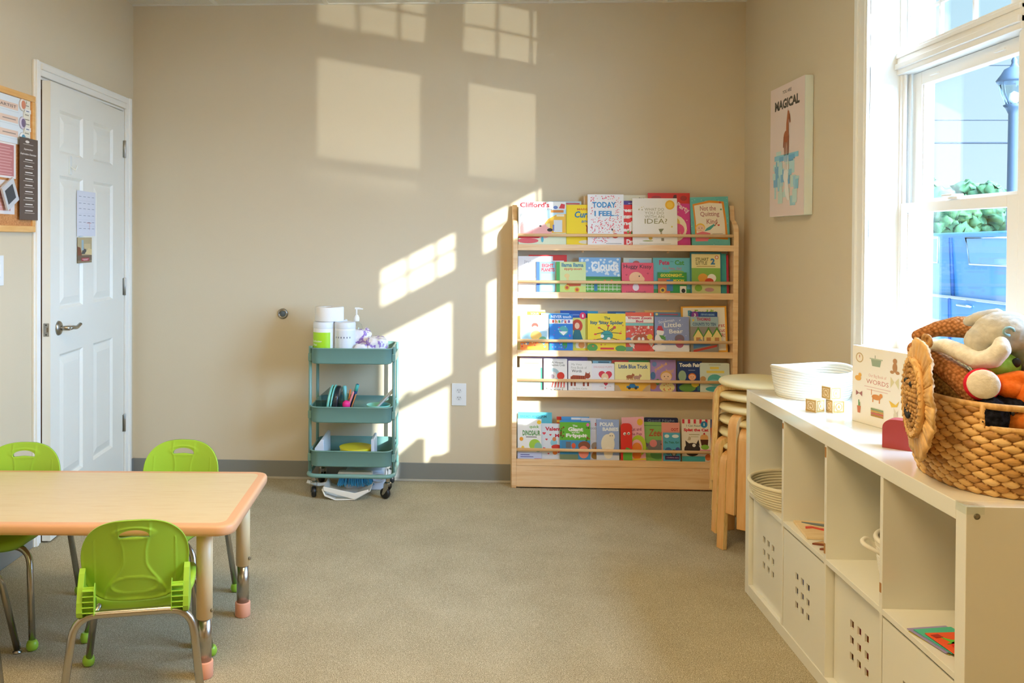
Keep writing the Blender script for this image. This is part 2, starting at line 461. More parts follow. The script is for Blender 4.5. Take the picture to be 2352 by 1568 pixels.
# ---- window casing on the room side
g = G(M_trim)
for y0, y1 in ((W1, W1 + .098), (W0 - .098, W0)):
    g.box(XR - .014, XR, y0, y1, WZ0 - .1, WZ1 + .098)
    o = y0 if y0 > 2 else y1 - .03
    g.box(XR - .022, XR, y0 + .066 if y0 > 2 else y0 + .004, y0 + .094 if y0 > 2 else y0 + .032, WZ0 - .1, WZ1 + .098)
    g.box(XR - .018, XR, y0 + .012 if y0 > 2 else y0 + .06, y0 + .03 if y0 > 2 else y0 + .086, WZ0, WZ1)
g.box(XR - .014, XR, W0, W1, WZ1, WZ1 + .098)
g.box(XR - .0135, XR, W0, W1, WZ0 - .1, WZ0 - .022)
struct(g.obj('trim_3', bevel=.004))
g = G(M_trim)          # reveal lining and sill board
g.box(XR, XR + .2, W1 - .001, W1 + .012, WZ0, WZ1).box(XR, XR + .2, W0 - .012, W0 + .001, WZ0, WZ1).box(XR, XR + .2, W0, W1, WZ1 - .001, WZ1 + .012)
g.box(XR - .03, XR + .115, W0 - .02, W1 + .001, WZ0 - .022, WZ0 + .002)
struct(g.obj('trim_4', bevel=.002))

# ---- windows: double hung sash below a barred transom
def window(n, s, tr0, tr1, y_lo, y_hi):
    w = struct(thing('window_%d' % n, ['white double hung window behind the stuffed animals', 'white double hung window nearer the camera'][n - 1], 'window', (1.61, s, WZ0)))
    w_ = Vector((1.61, s, WZ0))
    def put(g, name, par=w, bevel=.002):
        o = g.obj(name, bevel=bevel); o.parent = par
        o.matrix_parent_inverse = Matrix.Translation(-w_)
        return o
    f = G(M_vinyl)
    f.box(1.61, 1.70, y_lo, s + .02, WZ0, WZ1).box(1.61, 1.70, s + .722, y_hi, WZ0, WZ1)
    f.box(1.6102, 1.6998, s + .02, s + .722, WZ0, WZ0 + .022)
    f.box(1.6, 1.7, s + .0, s + .735, 1.945, 2.03); f.box(1.59, 1.612, s + .0, s + .735, 1.965, 1.985); f.box(1.595, 1.612, s, s + .735, 2.005, 2.02)
    f.box(1.66, 1.6998, s + .02, s + .722, 2.275, WZ1); f.box(1.6102, 1.66, s + .02, s + .722, 2.285, WZ1)
    for yy in (s + .02, s + .707):                       # sash tracks
        for xx in (1.617, 1.634): f.box(xx, xx + .006, yy - .003, yy + .015 + .003, 1.469, 1.945)
    put(f, 'frame')
    def sash(nm, x0, x1, y0, y1, z0, z1, a, b, c, d):
        q = G(M_vinyl); q.box(x0, x1, y0, a, z0, z1).box(x0, x1, b, y1, z0, z1).box(x0 + .0002, x1 - .0002, a, b, z0, c).box(x0 + .0002, x1 - .0002, a, b, d, z1)
        for (p0, p1, r0, r1) in ((a - .001, a + .006, c, d), (b - .006, b + .001, c, d)): q.box(x0 + .006, x1 - .004, p0, p1, r0, r1)
        so = put(q, nm)
        gl = G(M_glass); gl.box((x0 + x1) / 2 - .002, (x0 + x1) / 2 + .002, a, b, c, d)
        go = gl.obj('pane'); go.parent = so; go.matrix_parent_inverse = Matrix.Translation(-w_)
        go.matrix_parent_inverse = Matrix.Identity(4)
        return so
    lo = sash('lower_sash', 1.612, 1.646, s + .022, s + .72, .952, 1.469, s + .078, s + .68, .988, 1.433)
    up = sash('upper_sash', 1.648, 1.682, s + .026, s + .716, 1.44, 1.943, s + .088, s + .65, 1.482, 1.896)
    gl = G(M_glass); gl.box(1.638, 1.642, tr0, tr1, 2.03, 2.283)
    put(gl, 'transom_pane', bevel=0)
    mu = G(M_vinyl); k = (tr1 - tr0) / 3
    for i in (1, 2): mu.box(1.634, 1.646, tr0 + k * i - .006, tr0 + k * i + .006, 2.03, 2.283)
    mu.box(1.6345, 1.6455, tr0, tr1, 2.152, 2.164)
    for a, b in ((s + .0195, tr0), (tr1, s + .7225)):
        if b > a: mu.box(1.63, 1.65, a, b, 2.03, 2.283)
    put(mu, 'muntins', bevel=.001)
    lk = G(M_vinyl); lk.box(1.604, 1.64, s + .33, s + .39, 1.469, 1.478); lk.cyl((1.625, s + .36, 1.478), (1.625, s + .36, 1.487), .014, 16); lk.box(1.6, 1.62, s + .355, s + .42, 1.48, 1.487)
    put(lk, 'sash_lock', bevel=.0015)
    for yy in (s + .15, s + .53):
        lf = G(M_vinyl); lf.box(1.64, 1.65, yy, yy + .055, 1.916, 1.922); put(lf, 'vent_latch', bevel=.001)
    return w
window(1, 2.635, 2.735, 3.345, 2.60, W1)
window(2, 1.845, 1.972, 2.600, W0, 2.60)
# outer face of the building around the windows
g = G(mat('siding', 'd9d5c8', rough=.8)); 
g.box(XR + .2, XR + .25, -4, W0 - .03, -.4, 3.4).box(XR + .2, XR + .25, W1 + .03, 6, -.4, 3.4).box(XR + .2, XR + .25, W0 - .03, W1 + .03, -.4, WZ0 - .03).box(XR + .2, XR + .25, W0 - .03, W1 + .03, WZ1 + .03, 3.4)
struct(g.obj('wall_outside'))
struct(G(mat('roof_deck', '777777', rough=.9)).box(XL - 1.2, XR + .25, YF - .5, YB + .5, ZC + .1, ZC + .2).obj('ceiling_deck'))

# ---- wall plates and stops
def outlet(x, z):
    t = thing('power_outlet', 'white double power outlet on the back wall left of the bookcase', 'outlet', (x, YB, z))
    g = G(mat('outlet_plastic', 'e9ecec', rough=.35)); g.box(-.04, .04, -.006, 0, -.061, .061); g.obj('cover_plate', t, bevel=.002)
    for dz in (.02, -.02):
        g = G(mat('outlet_face', 'dfe3e3', rough=.35), M_dark); g.prism([(a * .017, dz + b * .014) for a, b in [(math.cos(i * PI / 10), math.sin(i * PI / 10)) for i in range(20)]], -.0085, -.004, 'y')
        for dx in (-.006, .006): g.box(dx - .0012, dx + .0012, -.0088, -.008, dz + .001, dz + .008, 1)
        g.cyl((0, -.0088, dz - .006), (0, -.008, dz - .006), .0022, 10, M_dark); g.obj('socket', t)
outlet(-.027, .479)
t = thing('door_stop', 'round metal wall door stop with rubber centre above left of the cart', 'door stop', (-1.001, YB, .913))
G(M_steel).lathe([(.029, 0), (.029, .006), (.024, .012), (.019, .013), (.018, .008)], (0, 0, 0), 30, axis='y').obj('ring', t)
G(mat('stop_rubber', '5f6a70', rough=.5)).lathe([(0, .016), (.008, .0155), (.0155, .01), (.018, .005)], (0, 0, 0), 24, axis='y').obj('bumper', t)
t = thing('light_switch', 'white wall switch plate at the left edge below the cork board', 'switch', (XL, 3.40, 1.195))
G(mat('outlet_plastic', 'e9ecec')).box(0, .006, -.05, .05, -.06, .06).obj('cover_plate', t, bevel=.002)
G(M_vinyl).box(.006, .012, -.01, .02, -.025, .025).obj('rocker', t, bevel=.002)

# ---- poster canvas on the right wall
t = thing('wall_canvas', 'pink canvas reading YOU ARE MAGICAL with a brown horse and its white reflection', 'picture', (XR, 4.115, 1.745))
G(mat('canvas_edge', 'dfe6da', rough=.7)).box(-.0385, -.001, -.214, .214, -.302, .302).obj('stretched_canvas', t, bevel=.003)
o = Vector((-.0386, .214, -.302)); mp = sheet_art(o, Vector((0, -1, 0)), UP, .428, .604, .0002)
a = Art(mp, paper('e9d6cf')); a.rect(0, 0, 1, 1, 'ead8d0')
a.text('YOU ARE', .5, .945, .26, .026, '4f4a42', .02); a.text('MAGICAL', .5, .855, .72, .075, '46423a', .05)
rd = random.Random(3)
for i in range(34):
    u = rd.uniform(.08, .78); w = rd.uniform(.04, .17); v = rd.uniform(.06, .42); a.rect(u, v, min(u + w, .93), v + rd.uniform(.03, .1), rd.choice(['a8d8e0', '8fcbe0', '7dbbe0', 'b9dfe2', 'c8e4de', '9fd3e6']))
a.rect(.15, .43, .85, .468, '8dcde2')
a.rect(.3, .42, .75, .455, '6fb7de')
br = 'b0653c'
a.ell(.5, .60, .075, .045, br); a.poly([(.49, .61), (.57, .62), (.56, .72), (.6, .745), (.57, .79), (.535, .79), (.5, .7)], br)
a.poly([(.56, .78), (.6, .76), (.62, .7), (.595, .695), (.57, .73)], '8f4b2b'); a.poly([(.44, .62), (.42, .6), (.41, .52), (.43, .52), (.45, .59)], '8f4b2b')
a.poly([(.54, .785), (.545, .815), (.555, .785)], br)
for u in (.45, .49, .535, .565): a.poly([(u - .014, .6), (u + .014, .6), (u + .006, .462), (u - .006, .462)], 'a1583a'); a.rect(u - .008, .458, u + .01, .468, '4b3a34')
for u in (.45, .49, .535, .565): a.poly([(u - .006, .455), (u + .006, .455), (u + .014, .32), (u - .014, .32)], 'eef1ee')
a.ell(.5, .3, .075, .05, 'eef1ee'); a.poly([(.47, .27), (.56, .27), (.6, .17), (.62, .12), (.56, .115), (.5, .15), (.47, .2)], 'eef1ee'); a.poly([(.6, .12), (.64, .07), (.62, .125)], 'eef1ee')
a.obj('painting', t, fix=False)

# ---- cork board with papers at the left edge
t = thing('cork_board', 'framed cork notice board covered with papers at the left edge', 'notice board', (XL, 3.686, 1.637))
M_cork = ramp_mat('cork', [(.3, 'b87a45'), (.5, 'c98a52'), (.7, 'd9a066')], 160, rough=.9)
BW = .62
G(M_cork).box(0, .01, -BW + .02, -.02, -.27, .27).obj('cork_panel', t)
g = G(ramp_mat('frame_wood', [(.3, 'e0a55c'), (.7, 'ecbd78')], 8, (9, 1, 9), rough=.4)); g.box(0, .02, -BW, 0, .262, .288).box(0, .02, -BW, 0, -.288, -.262).box(0, .0198, -BW, -BW + .026, -.262, .262).box(0, .0198, -.026, 0, -.262, .262)
g.obj('board_frame', t, bevel=.003)
def wl(name, label, y_right, z0, w, h, color, draw=None, x=XL + .0115, cat='paper'):
    return sheet(name, label, cat, (x, y_right - w, z0), (0, 1, 0), (0, 0, 1), w, h, color, draw)
def d_lines(c, n, v0=.1, v1=.85, u0=.1, u1=.9):
    def f(a):
        for i in range(n):
            v = v1 - (v1 - v0) * i / max(1, n - 1); q = random.Random(i).uniform(.0, .25)
            a.rect(u0 + q / 2, v, u1 - q / 2, v + .25 * (v1 - v0) / n, c)
    return f
wl('notice_card', 'cream typed notice pinned at the top right of the cork board', 3.652, 1.70, .057, .205, 'ece6d2', lambda a: (d_lines('9a947f', 9)(a), a.ell(.42, .92, .06, .035, 'a8a07c')))
def d_ev(a):
    a.ell(.42, .955, .11, .016, 'e8e2da'); a.rect(.2, .92, .75, .926, 'c9c1b8')
    a.text('September', .48, .86, .5, .028, 'f1ece4', .01, .25); a.text('Exploration Overview', .48, .80, .86, .03, 'f1ece4', .01, .25)
    for i in range(9):
        v = .73 - i * .078; a.rect(.3, v, .7, v + .012, 'e9e3da'); a.rect(.2 + .03 * (i % 3), v - .025, .8 - .04 * (i % 2), v - .018, 'b9b0a6')
wl('menu_poster', 'tall dark brown September notice hanging over the right frame of the cork board', 3.697, 1.40, .155, .34, '5e5049', d_ev, x=XL + .022)
wl('pink_notice', 'rose coloured printed notice on the cork board left of the dark one', 3.532, 1.565, .22, .142, 'f1e9e4', lambda a: (a.rect(.05, .06, .93, .95, 'c57f7f'), d_lines('e2b4b2', 10)(a)))
wl('pink_notice', 'pale page with pink block under the rose coloured notice', 3.522, 1.42, .21, .135, 'ece4e0', lambda a: (a.rect(.05, .1, .85, .8, 'd69e9a'), d_lines('ecc9c4', 6, .2, .7, .1, .8)(a)))
def d_art(a):
    a.rect(0, 0, 1, 1, 'e3ecef')
    for v in (.78, .5, .2): a.rect(.02, v - .1, .88, v - .095, 'b7c3c8'); a.rect(.25, v - .06, .86, v + .08, 'e9cdb9')
    a.text('ARTIST', .6, .79, .42, .06, '6f6259', .01)
    a.rect(.45, .5, .8, .52, '9a8b80'); a.rect(.45, .2, .8, .22, '9a8b80')
wl('choice_chart', 'white chart with three job cards at the top left of the cork board', 3.592, 1.708, .30, .19, 'e8eef0', d_art)
for i, (c1, c2, zz, nm) in enumerate((('d98b6a', 'e9e2da', 1.875, 'orange'), ('7b6a86', 'd7cfe0', 1.80, 'purple'), ('5f9db8', 'eef2f2', 1.735, 'blue'))):
    t2 = thing('clip_magnet', 'round %s picture clip on the white job chart' % nm, 'clip', (XL + .013, 3.582, zz), 0, None)
    g = G(paper(c2)); g.lathe([(.0, .006), (.022, .005), (.026, 0)], (0, 0, 0), 24, axis='x'); g.obj('disc', t2)
    g = G(paper(c1)); g.lathe([(.0, .0085), (.016, .007), (.019, .004)], (0, .002, 0), 18, axis='x'); g.obj('picture', t2)
    wl('name_tag', 'white name tag beside the %s clip on the cork board' % nm, 3.652, zz - .03, .05, .017, 'f1efe6', lambda a: a.rect(.2, .35, .7, .6, '6f7f9a'), x=XL + .0145)
g = G(mat('grey_card', 'c9cdd0', rough=.5), paper('3f464e')); mxx = Matrix.Translation((XL + .03, 3.45, 1.50)) @ Matrix.Rotation(.5, 4, 'X')
g.box(-.004, .004, -.05, .05, -.05, .05, 0, mxx); g.box(.004, .005, -.035, .03, -.03, .03, 1, mxx)
tag(g.obj('hanging_card'), 'tilted grey and black card at the far left below the pink notices', 'card')
# ------------------------------------------------------------------ children's table
t = thing('activity_table', 'low rectangular wood-topped table with peach edge and green chairs around it', 'table', (-.672, 2.543, 0), .045)
# local: x runs to the left (negative) from the near right corner, y to the far side
TL, TW, TZ = 1.12, .612, .488
g = G(M_band, M_lam)
def ring(P, z): return [g.bm.verts.new((x, y, z)) for x, y in P]
rr = .05
prof = [(.012, TZ - .034), (.002, TZ - .03), (0, TZ - .022), (0, TZ - .008), (.003, TZ - .002), (.009, TZ), (.030, TZ)]
rings = [ring(rrect(-TL + d, -d, d, TW - d, rr - d * .6, 8), z) for d, z in prof]
for A, B in zip(rings, rings[1:]):
    for j in range(len(A)): g.face([A[j], A[(j + 1) % len(A)], B[(j + 1) % len(A)], B[j]], 0, True)
g.face(rings[0][::-1]); g.face(rings[-1], 1)
g.obj('tabletop', t)
for lx, ly in ((-.105, .095), (-.078, .53), (-TL + .1, .095), (-TL + .1, .53)):
    g = G(M_legc); g.cyl((0, 0, .18), (0, 0, TZ - .034), .0243, 28); g.lathe([(.045, TZ - .04), (.045, TZ - .034)], (0, 0, 0), 28)
    lg = g.obj('leg', t, loc=(lx, ly, 0))
    G(M_chrome).cyl((0, 0, .04), (0, 0, .182), .0215, 24).obj('leg_tube', lg)
    G(M_foot).lathe([(.024, 0), (.0265, .003), (.0265, .047), (.025, .05), (.0215, .05)], (0, 0, 0), 28).obj('foot_cap', lg)
    g = G(M_steel); g.cyl((.023, -.008, .205), (.0285, -.01, .205), .0055, 12); g.obj('height_screw', lg)

# ------------------------------------------------------------------ stacking school chairs
def make_chair():
    t = thing('school_chair', '', 'chair', (0, 0, 0))
    # backrest: rings between the hand slot and the outline
    NB, MB_ = 176, 44
    def outline(a):
        c, s_ = math.cos(a), math.sin(a); e = 2 / (2.7 if s_ > 0 else 4.2)
        x = .141 * abs(c) ** e * (1 if c > 0 else -1); z = .116 * abs(s_) ** (2 / (2.35 if s_ > 0 else 4.2)) * (1 if s_ > 0 else -1)
        if z < 0: x *= 1 - .17 * (-z / .116) ** 1.6
        
        return Vector((x, z))
    def slot(a):
        c, s_ = math.cos(a), math.sin(a); e = 2 / 3.0
        x = .040 * abs(c) ** e * (1 if c > 0 else -1); z = .0098 * abs(s_) ** e * (1 if s_ > 0 else -1)
        return Vector((x, .078 + z - .9 * x * x / .036 * .2))
    def relief(x, z):
        hw = .034 + .05 * sm(.0, -.1, z) + .012 * sm(.02, .09, z) - .004
        d = abs(x) - hw
        r = .0022 * (1 - sm(-.002, .002, d)) * sm(-.098, -.09, z)
        r += .0022 * math.exp(-(d / .0028) ** 2)                         # edge line of the hourglass
        q = math.hypot(x / .062, (z + .073) / .024)
        r += .0035 * math.exp(-((q - 1) * .03 / .0025) ** 2) - .001 * (q < 1)
        r += .0022 * math.exp(-((abs(x) - .106) / .002) ** 2) * (z < .06)
        q2 = math.hypot(x / .048, (z - .078) / .0165); r += .003 * math.exp(-((q2 - 1) * .02 / .0035) ** 2)
        return r
    def place(p, side):      # side 0 = rear face, 1 = front face
        x, z = p.x, p.y
        y = -.165 - .22 * z * .9 + 1.15 * x * x - .02
        rim = 0
        if side == 0: y -= relief(x, z)
        else: y += .0048 + relief(x, z) * .5
        return Vector((x, y, .459 + z))
    g = G(M_green); grid = [[], []]
    for side in (0, 1):
        for i in range(MB_ + 1):
            f = i / MB_; row = []
            for j in range(NB):
                a = 2 * PI * j / NB; p = slot(a).lerp(outline(a), f)
                v = place(p, side)
                if side == 0 and f > .93: v.y -= .004 * (f - .93) / .07        # rolled rim
                row.append(g.bm.verts.new(v))
            grid[side].append(row)
        for i in range(MB_):
            for j in range(NB): 
                A, B = grid[side][i], grid[side][i + 1]
                g.face([A[j], A[(j + 1) % NB], B[(j + 1) % NB], B[j]], 0, True)
    for i in (0, MB_):
        A, B = grid[0][i], grid[1][i]
        for j in range(NB): g.face([A[j], A[(j + 1) % NB], B[(j + 1) % NB], B[j]], 0, True)
    g.obj('backrest', t)
    # seat pan
    g = G(M_green); N = 96
    def so(a, k=1):
        c, s_ = math.cos(a), math.sin(a); e = 2 / 3.6
        x = .148 * abs(c) ** e * (1 if c > 0 else -1) * k; y = .150 * abs(s_) ** e * (1 if s_ > 0 else -1) * k
        x *= 1 - .07 * sm(0, -.15, y)
        return x, y + .005
    def zt(x, y):
        r2 = (x / .148) ** 2; v = .338 + .008 * r2 - .012 * (1 - r2) * math.exp(-((y + .02) / .08) ** 2) - .016 * sm(.1, .155, y)
        return v - .004 * sm(-.1, -.15, y)
    top, bot = [], []
    for i in range(15):
        k = i / 14
        top.append([g.bm.verts.new((*so(2 * PI * j / N, k), zt(*so(2 * PI * j / N, k)) - (.003 if i == 14 else 0))) for j in range(N)] if i else None)
    for A, B in zip(top[1:], top[2:]):
        for j in range(N): g.face([A[j], A[(j + 1) % N], B[(j + 1) % N], B[j]], 0, True)
    c0 = g.bm.verts.new((0, .005, zt(0, 0)))
    for j in range(N): g.face([top[1][j], top[1][(j + 1) % N], c0], 0, True)
    sk = [[g.bm.verts.new((x * q, (y - .005) * q + .005, zt(x, y) - dz)) for (x, y) in [so(2 * PI * j / N) for j in range(N)]] for dz, q in ((.02, 1.0), (.03, .97), (.022, .94), (.012, .8))]
    L = [top[14]] + sk
    for A, B in zip(L, L[1:]):
        for j in range(N): g.face([A[j], A[(j + 1) % N], B[(j + 1) % N], B[j]], 0, True)
    g.face(sk[-1])
    g.obj('seat', t)
    # side brackets that carry the back, with ladder ribs
    for s_ in (-1, 1):
        g = G(M_green)
        P = [(-.205, .322), (-.214, .326), (-.22, .34), (-.216, .365), (-.2, .40), (-.18, .43), (-.165, .44), (-.15, .425), (-.13, .38), (-.1, .345), (-.09, .335), (-.13, .322), (-.17, .318)]
        g.prism(P, s_ * .128, s_ * .1435, 'x')
        g.box(*sorted((s_ * .098, s_ * .129)), -.206, -.196, .333, .40)
        for k in range(5): g.box(*sorted((s_ * .099, s_ * .129)), -.221, -.2, .337 + k * .0145, .3395 + k * .0145)
        g.prism([(-.221, .33), (-.196, .33), (-.196, .41), (-.205, .412), (-.221, .395)], s_ * .0975, s_ * .1, 'x')
        g.obj('back_bracket', t, bevel=.0015)
    # chrome frames: one bent tube for the rear legs, one for the front legs
    r = .0108
    rear = fillet([(-.187, -.235, .012), (-.15, -.2, .326), (.15, -.2, .326), (.187, -.235, .012)], .062, 9)
    front = fillet([(-.185, .215, .012), (-.14, .12, .304), (.14, .12, .304), (.185, .215, .012)], .062, 9)
    G(M_chrome).tube(rear, r, 16).obj('rear_frame', t)
    G(M_chrome).tube(front, r, 16).obj('front_frame', t)
    g = G(M_chrome)
    for x in (-.1, .1): g.tube([(x, -.2, .326), (x * .95, .12, .304)], .008, 10)
    g.box(-.112, -.1, -.205, -.17, .33, .36, M_dark).box(.1, .112, -.205, -.17, .33, .36, M_dark)
    g.obj('under_seat_rails', t)
    for x, y in ((-.187, -.235), (.187, -.235), (-.185, .215), (.185, .215)):
        g = G(M_green); g.lathe([(.008, 0), (.015, .003), (.0185, .012), (.0185, .02), (.015, .03), (.011, .033)], (x, y, 0), 20); g.obj('foot_cap', t)
    return t
ch = make_chair()
ch.location = (-.928, 2.515, 0); ch.rotation_euler = (0, 0, .24)
ch['label'] = 'green plastic chair in front of the table, its whole back facing the camera'
CG = 'green school chairs around the low table'; ch['group'] = CG
for x, y, rz, lab in ((-1.045, 3.045, PI - .02, 'green plastic chair behind the right half of the table, facing the camera'),
                      (-1.588, 2.965, PI + .1, 'green plastic chair behind the left half of the table, next to the door'),
                      (-1.509, 2.481, .4, 'green plastic chair cut by the left edge, one bare chrome foot showing')):
    c = copy_tree(ch); c.location = (x, y, 0); c.rotation_euler = (0, 0, rz); c['label'] = lab
# the left edge chair has lost the cap of its front right leg: a small metal glide instead
last = c
caps = [q for q in last.children if q.name.startswith('foot_cap')]
fr = max(caps, key=lambda q: sum((v.co.x + v.co.y) for v in q.data.vertices) / len(q.data.vertices))
bpy.data.objects.remove(fr)
G(M_steel).lathe([(.014, 0), (.0145, .004), (.006, .007), (.011, .012), (.0112, .03)], (.185, .215, 0), 20).obj('metal_glide', last)['label'] = 'chrome glide without its green cap'

# ------------------------------------------------------------------ bookcase
BX0, BX1, BYF, BYB, BT = .257, 1.443, 4.73, 4.838, .026
bc = thing('bookcase', 'tall light pine front-facing display bookcase with five dowelled ledges of picture books', 'bookcase', (0, 0, 0))
side = [(BYF + .004, 0), (BYB, 0), (BYB, 1.512), (BYB - .012, 1.518), (BYB - .022, 1.512), (BYB - .034, 1.44)]
for k in range(9):
    a = math.radians(90 + 90 * k / 8); side.append((BYF + .045 + .045 * math.cos(a) , 1.375 + .045 * math.sin(a) + (.008 if k == 0 else 0)))
side += [(BYF, .02)]
for x0, x1 in ((BX0, BX0 + BT), (BX1 - BT, BX1)):
    G(M_pine).prism(side, x0, x1, 'x').obj('side_panel', bc, bevel=.003)
ROWS = {1: (1.353, 1.304, 1.272), 2: (1.104, 1.05, 1.017), 3: (.790, .739, .707), 4: (.579, .526, .491), 5: (.207, .156, .123)}
for k, (dz, z1, z0) in ROWS.items():
    g = G(M_pine); g.box(BX0 + BT, BX1 - BT, BYF, BYF + .017, z0, z1); g.box(BX0 + BT, BX1 - BT, BYF + .017, BYB, z0 + .004, z0 + .02)
    g.obj('ledge', bc, bevel=.0015)
    G(M_pine).tube([(BX0 + BT, BYF + .008, dz), (BX1 - BT, BYF + .008, dz)], .0083, 14).obj('dowel_rail', bc)
G(M_pine).box(BX0 + BT, BX1 - BT, BYF + .003, BYF + .02, .008, .1225).obj('kick_board', bc, bevel=.001)
for k, z in ((1, 1.272), (2, 1.017)):
    g = G(M_pine)
    for x in (.632, 1.084): g.cyl((x, BYF + .045, z), (x, BYF + .045, z - .012), .006, 12); g.cyl((x, BYF + .038, z - .006), (x, BYF + .03, z - .006), .004, 10)
    g.obj('peg', bc)

# ------------------------------------------------------------------ picture books
LEAN = .09
def book(x, w, row, h, layer, color, label, draw=None, th=.0048, rot=0, round_=0, spine=None):
    z0 = ROWS[row][2] + .0205
    h = h + ROWS[row][1] - .004 - z0      # bottom stands on the ledge, behind the lip
    y = 4.752 + .012 * layer
    t = thing('picture_book', label, 'book', (x + w / 2, y, z0), 0, 'picture books on the bookcase ledge %s' % ['', 'at the top', 'second from the top', 'in the middle', 'second from the bottom', 'at the bottom'][row])
    t.rotation_euler = (-LEAN, rot, 0)
    c = 'print_' + color
    # front of the cover at local y = 0 (facing -Y); the visible part of the cover starts above the lip
    def mp(u, v, l): return Vector((-w / 2 + u * w, -l, h * v))
    asp = h / w
    a = Art(mp, paper(color)); a.asp = asp
    if round_: P = rrect(-w / 2, w / 2, 0, h, round_, 4)
    else: P = [(-w / 2, 0), (w / 2, 0), (w / 2, h), (-w / 2, h)]
    a.prism(P, 0, .0012, 'y'); a.prism(P, th - .0012, th, 'y')
    a.box(-w / 2, -w / 2 + .0012, .0012, th - .0012, 0, h, paper(spine or color))
    a.vo = (ROWS[row][1] - .004 - z0) / h
    # v in the pictures is measured on the part above the lip
    vo = a.vo; a.mp = lambda u, v, l: mp(u, vo + (1 - vo) * v, l)
    bmesh.ops.recalc_face_normals(a.bm, faces=a.bm.faces)
    if draw: draw(a)
    a.obj('cover', t, fix=False)
    if not round_: G(M_pages).box(-w / 2 + .0012, w / 2 - .002, .0012, th - .0012, .002, h - .002).obj('pages', t)
    else: G(M_pages).prism(rrect(-w / 2 + .001, w / 2 - .001, .001, h - .001, round_, 4), .0012, th - .0012, 'y').obj('pages', t)
    return t

T = lambda a, *q, **k: a.text(*q, **k)
def animal(a, u, v, s, c, c2=None, asp=None):
    """a plain generic four legged animal, side view"""
    q = a.asp; 
    a.ell(u, v, s, s * .55 / q, c); a.ell(u + s * .95, v + s * .5 / q, s * .42, s * .4 / q, c)
    for d in (-.75, -.35, .35, .75): a.rect(u + s * d - s * .1, v - s * 1.05 / q, u + s * d + s * .1, v, c)
    a.poly([(u + s * .7, v + s * .75 / q), (u + s * .8, v + s * 1.2 / q), (u + s * .95, v + s * .8 / q)], c2 or c)
def flower(a, u, v, s, c, c2):
    for i in range(5):
        t_ = i * 1.257; a.ell(u + s * math.cos(t_), v + s * math.sin(t_) / a.asp, s * .55, s * .55 / a.asp, c, 8)
    a.ell(u, v, s * .4, s * .4 / a.asp, c2, 8)
def face_(a, u, v, s, c, hair=None):
    if hair: a.ell(u, v + s * .2 / a.asp, s * 1.15, s * 1.1 / a.asp, hair)
    a.ell(u, v, s, s * .95 / a.asp, c)
    for d in (-.35, .35): a.ell(u + s * d, v + s * .1 / a.asp, s * .1, s * .12 / a.asp, '2c2622', 8)
    a.rect(u - s * .25, v - s * .42 / a.asp, u + s * .25, v - s * .36 / a.asp, 'a8473e')
def heart(a, u, v, s, c):
    q = a.asp; P = []
    for i in range(24):
        t_ = i / 24 * 2 * PI; P.append((u + s * math.sin(t_) ** 3, v + s * (13 * math.cos(t_) - 5 * math.cos(2 * t_) - 2 * math.cos(3 * t_) - math.cos(4 * t_)) / 16 / q))
    a.poly(P, c)
def car(a, u, v, s, c, w='3a3a3a'):
    q = a.asp; a.poly([(u - s, v), (u + s, v), (u + s, v + s * .35 / q), (u + s * .5, v + s * .4 / q), (u + s * .3, v + s * .75 / q), (u - s * .4, v + s * .75 / q), (u - s * .6, v + s * .4 / q), (u - s, v + s * .35 / q)], c)
    for d in (-.55, .55): a.ell(u + s * d, v, s * .25, s * .25 / q, w, 12)

def b1a(a):
    a.rect(0, 0, 1, .3, 'dfe8c8'); a.rect(.5, .3, 1, .82, 'b9dcee'); a.poly([(.55, .28), (1, .28), (1, .72), (.82, .72), (.62, .6), (.55, .5)], 'edb93f')
    a.rect(.74, .3, .92, .58, 'd8dfe0'); a.rect(.58, .4, .66, .5, 'f4e29a'); a.rect(.8, .66, .96, .71, 'f2ead0')
    a.ell(.3, .38, .3, .24, 'f2b9b4'); a.ell(.16, .3, .15, .22, 'eea6a2'); a.ell(.5, .3, .2, .15, 'f0b4ae'); a.ell(.66, .35, .06, .04, '33302f', 10); a.ell(.46, .44, .025, .02, '33302f', 8)
    a.poly([(0, .16), (.42, .16), (.5, .22), (0, .22)], 'd63b45'); a.ell(.2, .1, .22, .06, 'd9646a')
    T(a, "Clifford's", .34, .93, .62, .12, 'c93a44', .03); T(a, 'School Day', .56, .825, .3, .05, '37474f', .01)
    a.rect(.68, .75, .95, .81, 'd98a3c'); a.ell(.78, .87, .05, .04, '6f8fd0', 8); a.poly([(.85, .85), (.97, .84), (.98, .94), (.9, .96)], 'd8434a')
    a.rect(.72, .33, .75, .47, '6a7cc0'); a.ell(.5, .13, .03, .07, '5fb4c9', 8)
book(.288, .253, 1, .233, 0, 'ecf0ee', 'wide pale school day picture book, leftmost in front on the top ledge', b1a)
book(.446, .18, 1, .237, 2, 'b9c9cf', 'dark-edged book with a red strip peeking out between the school book and the yellow one', lambda a: (a.rect(.1, .95, .55, .975, '4b6a4a'), a.rect(.35, .93, .95, .96, 'c8443a'), a.rect(0, .9, 1, .915, '555f66')))
def b1c(a):
    T(a, 'MARGRET', .62, .89, .56, .05, 'c8572c', .02); T(a, 'Curious', .66, .76, .8, .16, '2277a8', .03, .2); T(a, 'and the', .72, .60, .5, .08, '2b7fae', .02, .2)
    a.ell(.72, .38, .1, .1, 'b5632f'); a.ell(.78, .27, .12, .12, 'b5632f'); a.poly([(.6, .5), (.64, .5), (.72, .36), (.69, .33)], '9c5226'); a.ell(.62, .08, .24, .045, 'e3dcc6')
book(.544, .17, 1, .218, 1, 'f7d916', 'bright yellow book with blue slanted title beside the TODAY I FEEL book', b1c, spine='4a6b45')
